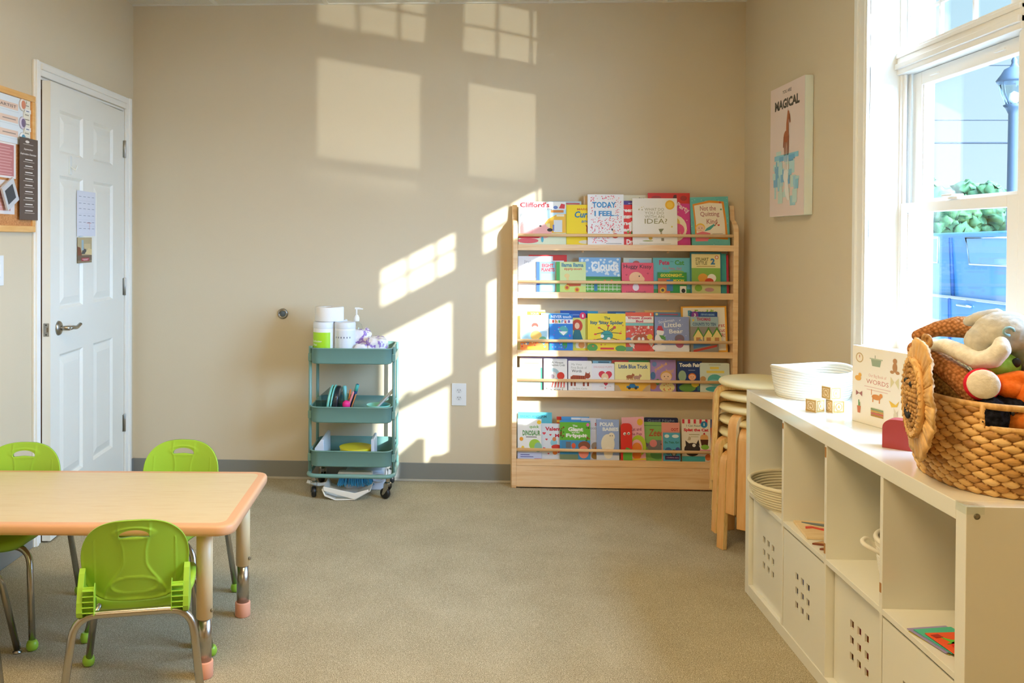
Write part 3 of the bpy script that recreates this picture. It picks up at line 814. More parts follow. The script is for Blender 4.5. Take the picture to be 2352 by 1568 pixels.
def b1d(a):
    for (u0, v0, u1, v1, n, sd) in ((.07, .9, .93, .97, 26, 1), (.08, .45, .93, .62, 60, 2), (.06, .04, .6, .45, 110, 3), (.6, .25, .95, .5, 40, 4), (.08, .62, .2, .95, 26, 5), (.76, .62, .93, .95, 22, 6), (.3, .73, .8, .78, 9, 7)):
        a.dots(n, ['ef7f8f', 'e0526c', 'f3a3a5', 'd9465f'], u0, v0, u1, v1, .014, sd, a.asp)
    T(a, 'TODAY', .46, .795, .66, .115, '3d93cf', .035); T(a, 'I FEEL', .46, .625, .54, .1, '3d93cf', .035)
    T(a, '...', .8, .585, .12, .02, '3d93cf', .03); a.ell(.76, .19, .09, .05, 'd9443c'); a.ell(.72, .27, .035, .03, 'e8c2a4', 10); a.rect(.66, .29, .7, .33, '3a3a3a'); a.rect(.5, .035, .93, .045, '9a9a9a')
book(.656, .191, 1, .274, 0, 'f1f2f4', 'tall white book titled TODAY I FEEL with red dots', b1d)
book(.638, .17, 1, .265, 2, 'd9b98d', 'tan cardboard-coloured book behind the left edge of TODAY I FEEL')
def b1e(a):
    for i, s_ in enumerate(('Green', 'Eggs', 'and', 'Ham')): T(a, s_, .12, .87 - i * .16, .62, .1, 'f6f4ee', .05)
    T(a, 'Dr.', .3, .09, .3, .13, 'f6f4ee', .05); a.ell(.34, .46, .08, .1, 'f2f0ea'); a.rect(.18, .3, .26, .36, '7aa43c'); a.ell(.38, .3, .05, .05, '6a8f3a', 8)
book(.843, .13, 1, .219, 1, 'e5352c', 'red book with white lettering squeezed behind TODAY I FEEL and the IDEA book', b1e)
book(.852, .12, 1, .241, 2, '5a4fa3', 'violet book edge just above the red one on the top ledge', lambda a: (a.rect(.2, .93, .9, .95, 'b9b1dd')))
book(.837, .15, 1, .272, 3, 'e9e7cf', 'cream book standing highest behind the IDEA book', lambda a: T(a, 'for', .75, .94, .2, .03, '6b6a55'))
def b1f(a):
    for i, s_ in enumerate(('WHAT DO', 'YOU DO', 'WITH AN')): T(a, s_, .49, .765 - i * .077, .43, .06, 'a3a083', .0)
    T(a, 'IDEA?', .525, .515, .5, .105, '8a8650', .0)
    a.ell(.84, .86, .105, .1, 'f0b721'); a.ell(.84, .86, .07, .065, 'f7cc45')
    a.dots(6, ['a9a48c', 'cfc48a'], .1, .74, .3, .86, .012, 3, a.asp); a.ell(.88, .4, .02, .02, 'd8c46a', 8)
    a.poly([(.58, .35), (.7, .36), (.66, .3), (.62, .27)], '7b7d52'); a.rect(.62, .2, .66, .29, 'b6a98d'); a.rect(.64, .1, .7, .16, '8c8468'); a.ell(.4, .16, .045, .04, 'd8b53a', 10); a.ell(.34, .1, .12, .012, '9aa65a'); a.rect(.15, .035, .85, .045, 'cfcbb8')
book(.893, .236, 1, .254, 0, 'f1f0ea', 'white book titled WHAT DO YOU DO WITH AN IDEA? with gold seal', b1f)
def b1g(a):
    a.rect(0, .8, 1, 1, 'd23b34'); a.poly([(.55, .8), (.62, .96), (.68, .97), (.7, .8)], '5b3030'); a.ell(.2, .9, .12, .05, 'a83a34'); a.ell(.85, .9, .08, .05, 'a83a34')
    T(a, 'Party', .83, .71, .32, .13, 'f3d3df', .03, .2, -.35, a.asp); a.ell(.6, .33, .32, .26, 'f6e7c9'); a.ell(.62, .42, .14, .12, 'ecc35c'); a.ell(.7, .3, .16, .12, 'e85a86'); a.dots(14, ['f0c64b', 'f6e7c9'], .6, .1, .98, .85, .012, 4, a.asp)
book(.978, .222, 1, .283, 1, 'd8428d', 'tall magenta and red party book between the IDEA book and the teal one', b1g)
def b1h(a):
    a.dots(60, ['a8d6d6', 'd9ecec', '4f9aa0'], .02, .02, .98, .98, .012, 5, a.asp)
    a.poly([(.06, .86), (.5, .93), (.88, .9), (.93, .5), (.95, .12), (.55, .15), (.1, .1), (.09, .5)], 'e0902f')
    a.poly([(.1, .83), (.5, .88), (.83, .86), (.88, .5), (.89, .2), (.5, .2), (.14, .16), (.13, .5)], 'f1e7d3')
    T(a, 'Not the', .46, .77, .42, .1, 'b9837a', .02); T(a, 'Quitting', .5, .64, .5, .12, 'b9837a', .02); T(a, 'Kind', .55, .5, .28, .1, 'b9837a', .02)
    face_(a, .24, .36, .11, 'f0c9a6', 'f0c343'); a.poly([(.1, .1), (.42, .1), (.5, .26), (.3, .3), (.12, .26)], 'e67c86'); a.poly([(.34, .3), (.5, .33), (.62, .42), (.6, .45), (.4, .36)], '4fa79f')
    a.poly([(.6, .4), (.625, .4), (.7, .48), (.68, .49)], 'a05a46'); heart(a, .78, .88, .03, 'd14a42'); heart(a, .72, .42, .03, 'd14a42'); a.ell(.8, .74, .025, .02, '6aa06a', 8); a.rect(.55, .24, .82, .25, 'b8ab93')
book(1.205, .20, 1, .262, 0, '68b9b4', 'teal book with wavy orange frame titled Not the Quitting Kind', b1h, rot=-.03)

# second ledge
book(.288, .245, 2, .195, 1, 'dcdde0', 'pale grey landscape book at the left end of the second ledge', lambda a: (T(a, 'Jingle All the Way', .46, .84, .66, .1, '9fa0a8', .01), a.ell(.4, .3, .09, .1, 'f2f2f2'), a.rect(.76, .88, 1, 1, 'c9382f')))
book(.345, .205, 2, .202, 2, 'd2302c', 'red book rising behind the pale grey landscape one')
book(.385, .1, 2, .165, .5, '7fb9c6', 'blue-spined book with red block title left of the llama book', lambda a: (a.rect(0, 0, .18, 1, '3f66b8'), T(a, 'EIGHT', .6, .88, .62, .12, 'd0333c', .05), T(a, 'PLANETS', .62, .74, .7, .12, 'd0333c', .05), a.rect(.25, .3, 1, .62, '8fb0a4'), a.rect(.25, .05, 1, .28, '9fd0dd')))
def b2c(a):
    a.rect(0, 0, .12, 1, '58b35c'); a.rect(.12, 0, 1, .22, 'cfe07a')
    T(a, 'llama llama', .55, .9, .74, .13, '2b7d9c', .03); T(a, 'zippity-zoom', .56, .76, .6, .1, 'cf5a3a', .02)
    a.ell(.36, .55, .09, .07, 'e8cf8a'); a.rect(.34, .4, .42, .56, 'e8cf8a'); a.poly([(.3, .2), (.82, .22), (.84, .34), (.62, .38), (.42, .4)], 'd1622e')
    for u, v in ((.36, .17), (.7, .1)): a.ell(u, v, .09, .09, 'e3b63a'); a.ell(u, v, .05, .05, 'c8502a')
book(.491, .157, 2, .166, 0, 'd3e2a0', 'pale green book titled llama llama zippity-zoom with orange cart', b2c)
def b2d(a):
    a.rect(0, 0, 1, .42, '6bb33c'); a.rect(0, .38, 1, .46, '3f8a3c'); a.dots(40, ['d9e9f4'], .05, .5, .98, .95, .03, 9, a.asp)
    T(a, 'Clouds', .62, .75, .66, .28, 'eef3f6', .04)
    for i in range(9): a.rect(.2 + i * .1, .06, .215 + i * .1, .26, 'e4ecd0')
    a.rect(.16, .19, 1, .21, 'e4ecd0'); a.rect(.16, .1, 1, .12, 'e4ecd0'); a.rect(.36, .05, .44, .28, '3f86a8'); a.ell(.4, .32, .035, .05, 'd97a3a', 8); a.ell(.62, .34, .03, .04, 'd97a3a', 8); a.ell(.78, .34, .03, .04, 'd97a3a', 8)
book(.613, .222, 2, .19, 1, '7fb2e2', 'sky blue book titled Clouds with white fence and green field', b2d)
book(.852, .15, 2, .188, 2, 'cfe0dc', 'pale blue book peeking above the pink kissing book', lambda a: (a.rect(.2, .5, 1, .97, 'a9cfe2'), a.ell(.45, .86, .12, .06, 'c8655c')))
def b2f(a):
    T(a, 'Huggy Kissy', .5, .86, .88, .16, '3a2b30', .012); a.ell(.45, .5, .22, .2, 'f0c193'); a.ell(.62, .46, .1, .1, 'f0c193'); a.ell(.55, .56, .02, .025, '2c2622', 8); a.ell(.44, .2, .1, .12, 'e7e4f0')
    for u, v in ((.15, .6), (.82, .65), (.85, .3), (.2, .3)): heart(a, u, v, .035, 'b8384c')
    T(a, 'Leslie Patricelli', .45, .05, .6, .06, '8a2c3c')
book(.838, .168, 2, .163, 0, 'e2566a', 'pink-red book titled Huggy Kissy with a baby face', b2f)
def b2g(a):
    T(a, 'Pete', .3, .87, .27, .14, 'c23f6c', .04); T(a, 'the', .5, .9, .08, .04, '2f7c8c'); T(a, 'Cat', .7, .87, .25, .14, '4a9a4c', .04); T(a, 'Go, Pete, Go!', .5, .7, .5, .08, 'd06a8c', .01)
    a.rect(0, 0, 1, .12, '4b9f58'); a.ell(.62, .6, .2, .05, '8cc06a')
book(1.006, .2, 2, .19, 1, '6cbfd0', 'light blue cat book standing behind the GOODNIGHT book', b2g)
def b2h(a):
    a.rect(0, 0, .42, .72, 'd0703a'); a.rect(.42, 0, 1, .72, '2f9a48'); T(a, 'GOODNIGHT...', .5, .86, .82, .15, 'f0e04a', .04, .15); T(a, 'MOON', .72, .62, .38, .12, 'f0e04a', .04, .15)
    a.rect(.3, .12, .52, .66, '4a86c0'); a.ell(.16, .16, .1, .13, 'e6c33c'); a.ell(.16, .16, .05, .07, '3a3a3a'); a.rect(.76, .04, .98, .36, 'ece8dc'); a.ell(.88, .14, .07, .1, '2f2f2f')
book(1.029, .151, 2, .113, 0, '3c9a44', 'small green and orange book titled GOODNIGHT in front of the cat book', b2h)
def b2i(a):
    a.rect(.04, 0, .96, .96, 'e9dfa4'); a.rect(.04, .3, .96, .62, '86b552'); a.rect(.04, 0, .96, .3, 'c9c98a')
    T(a, 'STUART', .38, .83, .42, .08, '7c7a50', .03); T(a, 'LITTLE', .36, .74, .36, .08, '7c7a50', .03); T(a, '2', .72, .78, .14, .15, '3f7fb5', .05); a.rect(.2, .655, .8, .67, 'b08a4a'); a.ell(.85, .88, .06, .045, 'd04a3a'); a.ell(.85, .88, .04, .03, 'f0ece0')
    a.ell(.4, .38, .16, .11, 'dd9c3a'); a.ell(.68, .38, .14, .1, 'f0ece2'); a.ell(.6, .3, .14, .08, 'd2452f'); a.ell(.25, .14, .12, .08, '7faa3a'); a.ell(.6, .1, .15, .05, 'b98a8a')
book(1.2, .164, 2, .221, 0, '2f7c92', 'tallest book of the second ledge, blue-edged with a big 2 and a duckling-yellow bird', b2i)
book(1.24, .152, 2, .214, 1, '3fa3a4', 'teal book behind the right edge of the tall one with the big 2')
book(1.262, .145, 2, .207, 2, 'cf3550', 'crimson book at the far right end of the second ledge')

# middle ledge
book(.287, .149, 3, .215, 2, 'e9e3a8', 'cream-yellow book at the back left of the middle ledge', lambda a: (a.rect(.35, .86, 1, .96, 'edb93f'), T(a, 'YOUR', .62, .91, .3, .05, 'f6efd8')))
def b3b(a):
    a.rect(0, 0, 1, .24, 'eb8a3f'); a.rect(.05, .26, .95, .55, 'a9d5e6'); a.ell(.3, .86, .08, .07, 'c9ccd0'); a.ell(.52, .7, .12, .08, 'd65a4a'); a.ell(.52, .6, .11, .1, 'f0d2b0'); a.ell(.56, .42, .2, .14, 'edc56a'); a.ell(.8, .3, .14, .1, '6fae8c'); a.rect(.25, .05, .85, .12, 'f4d23c')
    a.dots(20, ['d6452f', '5f9ec0', 'f4e3b4'], .05, .1, .95, .32, .03, 12, a.asp)
book(.301, .15, 3, .19, 0, 'eef4f5', 'white and sky blue book with an orange foot strip, front left of the middle ledge', b3b)
book(.413, .15, 3, .2, 1, '8cc7e6', 'light blue book showing just above the shark book', lambda a: a.rect(.1, .94, .4, .97, 'e3f0f7'))
def b3d(a):
    a.rect(0, .74, 1, .86, 'eef0f2'); T(a, 'NEVER touch', .5, .93, .86, .08, 'e6f2fa', .02)
    for i, (s_, c) in enumerate(zip('sharks', ('d8433c', 'e88a2c', '5aa84c', '3f8fcf', 'd8433c', '6a58b8'))): T(a, s_, .16 + i * .135, .8, .1, .1 if s_ in 'hk' else .075, c, .05)
    a.ell(.6, .55, .2, .13, '59b0b4'); a.poly([(.42, .53), (.78, .53), (.6, .42)], 'f2f2ee'); a.ell(.6, .32, .22, .06, '3f9ac0'); a.ell(.66, .18, .1, .12, '3f9a50'); a.dots(26, ['7f5fd0', '79c8ee', 'e25a9c'], .05, .05, .95, .7, .03, 8, a.asp)
book(.456, .125, 3, .196, 0, '2f7fd2', 'blue sea book with colourful sharks title in a white band', b3d)
def b3e(a):
    a.rect(0, .82, 1, 1, '2456ae'); a.rect(.4, .88, .7, .91, '6f8fd0'); a.ell(.83, .87, .12, .085, 'e2386a'); T(a, '1', .83, .87, .05, .08, 'f6f4f0', .04)
    a.ell(.62, .62, .2, .16, 'c8492c'); a.ell(.62, .62, .09, .08, 'f0cba8'); a.poly([(.52, .52), (.72, .52), (.86, .2), (.4, .2)], '2c6f7c'); a.ell(.78, .14, .22, .14, 'f2e6cc'); a.ell(.78, .14, .12, .08, 'e89a4c'); a.rect(0, 0, 1, .06, 'e8d83c')
book(.516, .146, 3, .214, 1.7, 'd9dc74', 'blue-topped reader with a pink number 1 disc right of the shark book', b3e)
book(.594, .126, 3, .211, 2.7, '2c9ac2', 'teal-blue book behind the left of the yellow spider book')
def b3g(a):
    T(a, 'The', .51, .88, .16, .08, '3f6a3c', .03); T(a, 'Itsy Bitsy Spider', .5, .75, .86, .12, '3c6a78', .04)
    a.ell(.5, .42, .16, .13, '3f9a94'); a.ell(.38, .4, .045, .045, 'f4f4ee'); a.ell(.55, .33, .045, .045, 'f4f4ee'); a.rect(.4, .44, .62, .455, '2a7470')
    for x0, y0, x1, y1 in ((.4, .5, .2, .45), (.45, .54, .3, .62), (.55, .54, .7, .65), (.62, .5, .85, .48), (.4, .34, .18, .3), (.62, .36, .8, .3), (.52, .55, .54, .68), (.6, .53, .7, .62)):
        dx, dy = (y1 - y0), -(x1 - x0); L = math.hypot(dx, dy) * 110; a.poly([(x0 + dx / L, y0 + dy / L), (x1 + dx / L, y1 + dy / L), (x1 - dx / L, y1 - dy / L), (x0 - dx / L, y0 - dy / L)], '4a4038'); a.ell(x1, y1, .04, .022, 'dd4a3c', 8)
    a.rect(.33, .05, .68, .1, 'd8433c'); a.ell(.12, .1, .14, .1, '5aa04c'); a.ell(.86, .08, .14, .08, '5aa04c'); a.dots(10, ['f0eab8', 'e3763c'], .05, .1, .95, .9, .02, 6, a.asp)
book(.66, .203, 3, .201, 0, 'f2dc2e', 'yellow book titled The Itsy Bitsy Spider with a teal spider', b3g)
book(.769, .148, 3, .212, 1.5, '2c5a8a', 'dark blue book showing above the right half of the spider book', lambda a: (a.rect(.3, .93, .75, .96, '7fb4d8'), a.ell(.85, .96, .1, .03, 'a8483c')))
def b3i(a):
    a.rect(0, .9, 1, 1, 'e8603c'); T(a, '1', .9, .95, .04, .06, 'f6efe4', .04); a.rect(0, .74, 1, .9, 'f1ece0'); T(a, 'Vroom Zoom', .5, .86, .86, .07, 'c2405a', .05); T(a, 'Bud', .5, .775, .26, .06, 'c2405a', .05)
    a.rect(0, .66, 1, .73, '7fc4c0'); a.dots(60, ['f4ece0', 'f3b8a4', 'c83c2c'], .03, .4, .95, .64, .03, 3, a.asp); a.ell(.55, .24, .44, .2, 'e9e0cf'); a.ell(.55, .28, .3, .17, 'b35a2e'); a.ell(.6, .12, .3, .12, 'd8442c'); a.ell(.86, .38, .1, .07, 'e6cf3c'); a.ell(.1, .3, .1, .06, '5a86b0'); a.ell(.48, .32, .05, .05, 'f6f4ee'); a.ell(.62, .32, .05, .05, 'f6f4ee'); a.rect(0, 0, .25, .12, '6a9a8c')
book(.861, .148, 3, .209, 0, 'dd5a44', 'coral red reader titled Vroom Zoom Bud', b3i)
book(.968, .165, 3, .218, 2.3, 'e0b86a', 'orange-cream book edge behind the coral reader and the snowman book')
book(1.015, .14, 3, .21, 1, '5b84a8', 'slate blue book with a red line on top directly behind the snowman book', lambda a: (a.rect(.2, .93, .9, .96, 'b2445c'), a.ell(.1, .95, .05, .03, 'e8dc8a')), round_=.006)
def b3l(a):
    a.rect(0, 0, 1, .2, 'e6ebf4'); T(a, 'Snowman', .34, .88, .46, .08, 'dfe4ee', .01, 0, .15, a.asp); T(a, 'Little', .52, .77, .5, .13, 'eef1f6', .02, 0, .04, a.asp); T(a, 'Bear', .62, .59, .4, .12, 'eef1f6', .02, 0, .03, a.asp)
    a.ell(.16, .56, .11, .1, 'f2f2f4'); a.poly([(.06, .62), (.26, .6), (.2, .74), (.1, .74)], 'c8384a'); a.ell(.13, .36, .13, .16, 'eef0f4'); a.poly([(.12, .48), (.3, .46), (.32, .34), (.2, .36)], '5a9a4c'); a.ell(.72, .38, .14, .12, '7c6a78'); a.ell(.72, .24, .12, .12, 'b8688c'); a.ell(.12, .12, .2, .09, 'f4f6fa'); a.dots(20, ['e8edf6'], .05, .2, .95, .95, .012, 5, a.asp)
book(1.015, .181, 3, .187, 0, '8f9ed0', 'lavender-blue book titled Little Bear with a snowman', b3l)
def b3m(a):
    a.rect(0, .72, 1, 1, '9fb8c4'); T(a, 'THOMAS', .48, .93, .5, .09, 'b03a5c', .04); T(a, 'COUNTS TO TEN', .5, .79, .84, .09, '4c6a8c', .04); a.rect(0, 0, 1, .72, '8f8a84')
    for u in (.28, .65, .95): a.poly([(u - .2, .44), (u + .2, .44), (u, .72)], '4c8a3c'); a.poly([(u - .16, .3), (u + .16, .3), (u + .16, .44), (u, .64), (u - .16, .44)], 'e9d48c'); a.rect(u - .08, .3, u + .08, .42, 'c08a5a')
    a.poly([(.1, .1), (.7, .2), (.72, .32), (.1, .28)], '4a7fb8'); a.ell(.35, .3, .08, .07, '8f98a0'); a.poly([(.1, .06), (.95, .22), (.95, .16), (.1, 0)], 'c2453c'); a.ell(.1, .9, .05, .05, 'edc53c', 3)
book(1.203, .146, 3, .189, 0, '9a8c78', 'counting book with blue train and gabled sheds at the right of the middle ledge', b3m)
book(1.206, .143, 3, .214, 1, '2a4fa0', 'navy reader with a purple number 3 behind the train counting book', lambda a: (a.ell(.17, .92, .13, .09, '8a3fa0'), T(a, '3', .17, .92, .07, .08, 'f2eef4', .04), T(a, 'STEP INTO READING', .64, .93, .5, .05, '9fc8ec', .02)))
def b3o(a):
    a.rect(.04, .03, .96, .97, 'f3f0e2'); T(a, 'B', .2, .85, .1, .12, '4a9ac0', .04); T(a, 'Freddie', .55, .86, .5, .13, '9ac84c', .04); T(a, 'First', .84, .58, .22, .08, 'c24a5a', .01); T(a, 'Haircut', .8, .47, .3, .08, 'c24a5a', .01); T(a, 'EVER!', .84, .36, .22, .08, 'c24a5a', .01)
book(1.165, .24, 3, .243, 2, 'edb03c', 'large white book with yellow border, tallest at the right end of the middle ledge', b3o, rot=-.02)

# fourth ledge
book(.3, .12, 4, .169, 1, 'e6e2c4', 'cream book behind the white-out one at the left of the fourth ledge', lambda a: (a.rect(.2, .82, .85, .86, 'a7a184'), T(a, '& c', .85, .62, .25, .1, '8b8563')))
book(.286, .133, 4, .121, 0, 'e9f0ec', 'low white book with green edge, front left of the fourth ledge', lambda a: (a.rect(.93, 0, 1, 1, '4a9a7c'), a.rect(0, .36, 1, .4, '59a58a'), a.ell(.25, .65, .1, .08, 'dfe5e8'), a.ell(.6, .68, .14, .1, 'e2e8ea')))
book(.306, .19, 4, .175, 2, 'a99bd2', 'lavender book seen as a strip above the books at the left of the fourth ledge')
book(.502, .163, 4, .176, 3, '9489c4', 'purple book seen as a strip above the hermit crab and Words books')
def b4d(a):
    T(a, 'A House', .58, .88, .5, .07, '6a6a60', .01); T(a, 'for Hermit Crab', .5, .8, .8, .07, '6a6a60', .01); a.ell(.4, .5, .27, .2, 'a9c4c8'); a.ell(.38, .46, .18, .13, 'dcd8d4'); a.ell(.36, .44, .09, .07, '9c8c90'); a.ell(.72, .46, .16, .12, 'd8402c')
    for d in range(5): a.poly([(.4 + d * .11, .36), (.46 + d * .11, .36), (.36 + d * .13, .1), (.32 + d * .13, .1)], 'd8402c')
    a.dots(30, ['8c8878', '5c5a50', 'b8b4a4'], .05, .01, .95, .1, .02, 4, a.asp)
book(.428, .125, 4, .17, 0, 'eeeee8', 'white board book titled A House for Hermit Crab with a red crab', b4d, round_=.006)
def b4e(a):
    T(a, 'My Very', .36, .87, .44, .08, 'a3a39b', .0); T(a, 'First Book of', .46, .77, .66, .08, 'a3a39b', .0); T(a, 'Words', .36, .66, .42, .09, '35332f', .01)
    a.poly([(.08, .42), (.7, .44), (.72, .5), (.2, .52)], 'b5532c'); a.rect(.1, .32, .75, .48, 'b5532c'); a.ell(.82, .5, .12, .09, 'a04a2a'); a.poly([(.72, .56), (.75, .64), (.8, .57)], 'a04a2a'); a.poly([(.86, .57), (.91, .64), (.92, .56)], 'a04a2a')
    for u in (.1, .24, .62, .8): a.rect(u, .16, u + .08, .34, '9c4526')
    for i in range(7): a.rect(.16 + i * .08, .34, .18 + i * .08, .5, '5c3426')
    T(a, 'by Eric Carle', .5, .07, .6, .07, 'b3b3ab')
book(.558, .125, 4, .16, 0, 'f0f0ec', 'white board book titled My Very First Book of Words with a striped brown cat', b4e, round_=.006)
def b4f(a):
    T(a, 'SNUGGLE PUPPY', .5, .87, .84, .08, 'e2b9c4', .01); heart(a, .6, .56, .3, 'd83c50'); a.ell(.58, .5, .16, .15, 'ecd2a8'); a.ell(.58, .42, .1, .08, 'f6f0e4'); heart(a, .62, .26, .09, 'd83c50'); heart(a, .6, .12, .04, 'd86a7c'); T(a, 'a little love song', .6, .18, .5, .04, 'b8a8b4')
book(.683, .12, 4, .147, 0, 'eceef4', 'white board book with a big red heart', b4f, round_=.006)
book(.69, .098, 4, .16, 1, '8cc0d4', 'light blue book behind the one with the big red heart', lambda a: a.rect(.3, .93, .9, .97, '3d5a70'))
def b4h(a):
    a.rect(0, 0, 1, .4, 'eab93a'); T(a, 'Little Blue Truck', .52, .85, .82, .14, '2f5a8c', .03); animal(a, .42, .5, .1, 'a8683c'); animal(a, .62, .48, .1, 'b9907c'); car(a, .5, .12, .17, '2f7fb8'); a.poly([(0, 0), (.2, 0), (.1, .2), (0, .22)], 'c8b08a'); a.poly([(1, 0), (.75, 0), (.9, .2), (1, .25)], 'c8b08a')
book(.805, .188, 4, .156, 0, 'f0e9a4', 'yellow board book titled Little Blue Truck', b4h, round_=.006)
book(.793, .195, 4, .164, 1, '4a9a3c', 'green and red strip of a book behind the yellow truck book', lambda a: a.rect(0, .9, .45, 1, 'c8402c'))
def b4j(a):
    T(a, 'peek-a', .42, .78, .5, .16, 'e8b45c', .02, 0, .35, a.asp); T(a, 'boo!', .76, .66, .3, .13, 'e8b45c', .02); a.ell(.16, .86, .09, .08, '6c8cc0'); face_(a, .62, .46, .2, 'f0d0b0', 'd8a85c'); a.ell(.65, .14, .3, .16, 'f0e6a4'); a.dots(16, ['d85a4c', 'e88a5c'], .4, .03, .92, .28, .02, 3, a.asp); a.ell(.1, .5, .1, .12, '4f7fb8'); a.ell(.1, .2, .14, .14, 'd8863c'); a.ell(.28, .3, .08, .1, '5c9a5c')
book(.996, .135, 4, .168, 1, 'a98cc8', 'lavender book titled peek-a boo with a round baby face', b4j)
def b4k(a):
    T(a, 'Tooth Fairy', .55, .86, .94, .16, 'f0f0ea', .05); a.rect(.45, .7, .72, .72, '8f9cc4'); face_(a, .6, .48, .14, 'f0b890', 'd8702c'); a.ell(.2, .52, .16, .18, '9ab89c'); a.ell(.4, .14, .34, .13, '6a9a4c'); a.ell(.72, .26, .16, .1, 'e8cf4c'); a.rect(.8, .05, 1, .2, '3c7a8c')
book(1.137, .13, 4, .163, .5, '28407c', 'navy book titled Tooth Fairy with a red-haired fairy', b4k)
def b4l(a):
    a.rect(.3, .93, .7, .95, 'a8a890'); T(a, 'We', .5, .83, .2, .1, 'e8d86a', .03); T(a, 'roll along', .52, .7, .58, .1, 'e8d86a', .03); a.ell(.5, .42, .25, .2, '5cb4b0'); a.ell(.5, .34, .28, .1, '8ccfd8'); a.ell(.5, .12, .32, .09, '4aa8b0'); a.ell(.1, .46, .1, .09, 'c8a06c'); a.ell(.9, .44, .08, .1, 'd89a5c'); a.rect(.1, .05, .9, .08, '3c8f9c')
def b4l2(a):
    b = a; b.rect(.3, .93, .7, .95, 'a8a890'); b.rect(.34, .79, .64, .87, 'e8d86a'); b.rect(.22, .66, .82, .74, 'e8d86a'); b.ell(.5, .42, .25, .2, '5cb4b0'); b.ell(.5, .34, .28, .1, '8ccfd8'); b.ell(.5, .12, .32, .09, '4aa8b0'); b.ell(.1, .46, .1, .09, 'c8a06c'); b.ell(.9, .44, .08, .1, 'd89a5c')
book(1.255, .155, 4, .156, 0, 'd3e2da', 'pale aqua board book, the last one at the right of the fourth ledge', b4l2, round_=.008)

# bottom ledge
book(.294, .182, 5, .244, 2, '5cc0d6', 'turquoise book titled BREAD AND JAM, tallest at the left of the bottom ledge', lambda a: T(a, 'BREAD AND JAM', .45, .9, .78, .07, '2f6f80', .01))
def b5b(a):
    a.rect(0, 0, 1, .18, 'c3cff0'); T(a, 'quick', .7, .8, .4, .09, '6ab04c', .02); T(a, 'DINOSAUR', .58, .65, .74, .13, '3f8a3c', .03); a.rect(.35, .54, .8, .56, '6a6a6a'); a.ell(.9, .92, .09, .05, 'f2c93a'); a.ell(.72, .36, .24, .14, 'a4cf4c'); a.ell(.86, .3, .16, .12, '8cc0b0'); a.ell(.16, .5, .08, .05, 'f2a83a'); a.ell(.22, .29, .06, .04, 'f2d04a'); a.rect(.12, .1, .5, .12, '5a5ca0'); a.rect(.12, .05, .66, .07, '6a6cb0'); a.rect(.7, .01, 1, .02, 'd84a4a')
book(.29, .128, 5, .213, 0, 'eef1ee', 'white book with green DINOSAUR lettering, front left of the bottom ledge', b5b)
def b5c(a):
    T(a, 'Valentine', .62, .85, .95, .11, 'c83a50', .04); T(a, 'Mice!', .8, .66, .5, .1, 'c83a50', .04)
    for u, v, s_ in ((.1, .72, .07), (.36, .68, .05), (.2, .55, .05), (.1, .3, .05), (.28, .15, .04), (.7, .2, .05)): heart(a, u, v, s_, 'dd4455')
    a.ell(.5, .46, .14, .1, '8fcbe0'); a.ell(.52, .56, .08, .06, 'd88a5c'); a.ell(.6, .34, .2, .07, 'd8443c'); a.ell(.55, .18, .1, .06, 'e8843c')
book(.42, .13, 5, .188, 1, 'dfe8f2', 'pale blue valentine book with red hearts', b5c)
book(.503, .119, 5, .221, 2.7, 'd8382f', 'red book top with yellow corner behind the valentine book', lambda a: a.poly([(0, .86), (.3, .86), (.2, .92), (0, .92)], 'edb93f'))
book(.527, .149, 5, .224, 1.7, '4f9cd8', 'light blue book with white tab above the green giant book', lambda a: a.rect(.35, .93, .95, .98, 'e4eef6'))
def b5f(a):
    a.rect(0, 0, 1, 1, '3f97d0'); a.rect(0, .5, 1, .96, '6cb83a'); T(a, 'The', .5, .87, .16, .05, 'f2f2ea', .03); T(a, 'Giant', .52, .78, .5, .11, 'f2f2ea', .05); T(a, 'and the', .52, .7, .26, .04, 'f2f2ea', .03); T(a, 'Frippit', .55, .61, .7, .12, 'f2f2ea', .05); a.dots(12, ['8a5a2c', '3c7a2c'], .03, .5, .14, .9, .03, 4, a.asp); a.dots(10, ['8a5a2c', '3c7a2c'], .86, .5, .97, .9, .03, 5, a.asp)
    a.rect(.05, .26, .7, .48, '4a90c0'); a.rect(.2, .3, .36, .46, '6a7078'); a.ell(.45, .36, .07, .07, 'e2603c'); a.ell(.8, .36, .2, .12, '8a5440'); a.ell(.78, .2, .17, .16, 'ee8f78'); a.rect(0, 0, .6, .14, '7a8c6a'); a.ell(.92, .9, .05, .045, 'f07ab8')
book(.516, .162, 5, .207, 0, '3f97d0', 'blue and green book titled The Giant and the Frippit', b5f)
def b5g(a):
    T(a, 'SS', .78, .85, .2, .07, 'c23f50', .04); T(a, 'DOODLER', .66, .75, .6, .05, '8a90a4', .02)
    for i in range(6): a.rect(.5, .66 - i * .035, .9, .665 - i * .035, 'b8bcc8')
    a.ell(.7, .32, .2, .1, '9a8a7c'); a.poly([(.5, .1), (.9, .1), (.95, .4), (.7, .3)], 'b8703c'); a.ell(.7, .08, .2, .07, 'a07a3c')
book(.632, .106, 5, .22, 1, 'd6d9e6', 'grey-white book right of the giant book on the bottom ledge', b5g)
def b5h(a):
    T(a, 'POLAR', .46, .88, .62, .1, 'eef4fa', .05); T(a, 'BABIES', .62, .76, .7, .09, 'eef4fa', .05); a.rect(0, 0, 1, .12, 'dfe8f4'); a.ell(.5, .4, .3, .24, 'efe9d4'); a.ell(.66, .58, .15, .1, 'efe9d4'); a.ell(.52, .18, .2, .15, 'f4eede')
    for u, v in ((.6, .6), (.7, .6), (.48, .22), (.56, .22)): a.ell(u, v, .02, .014, '3a342c', 8)
book(.712, .12, 5, .215, .4, '9cb4e2', 'periwinkle book titled POLAR BABIES with white bears', b5h)
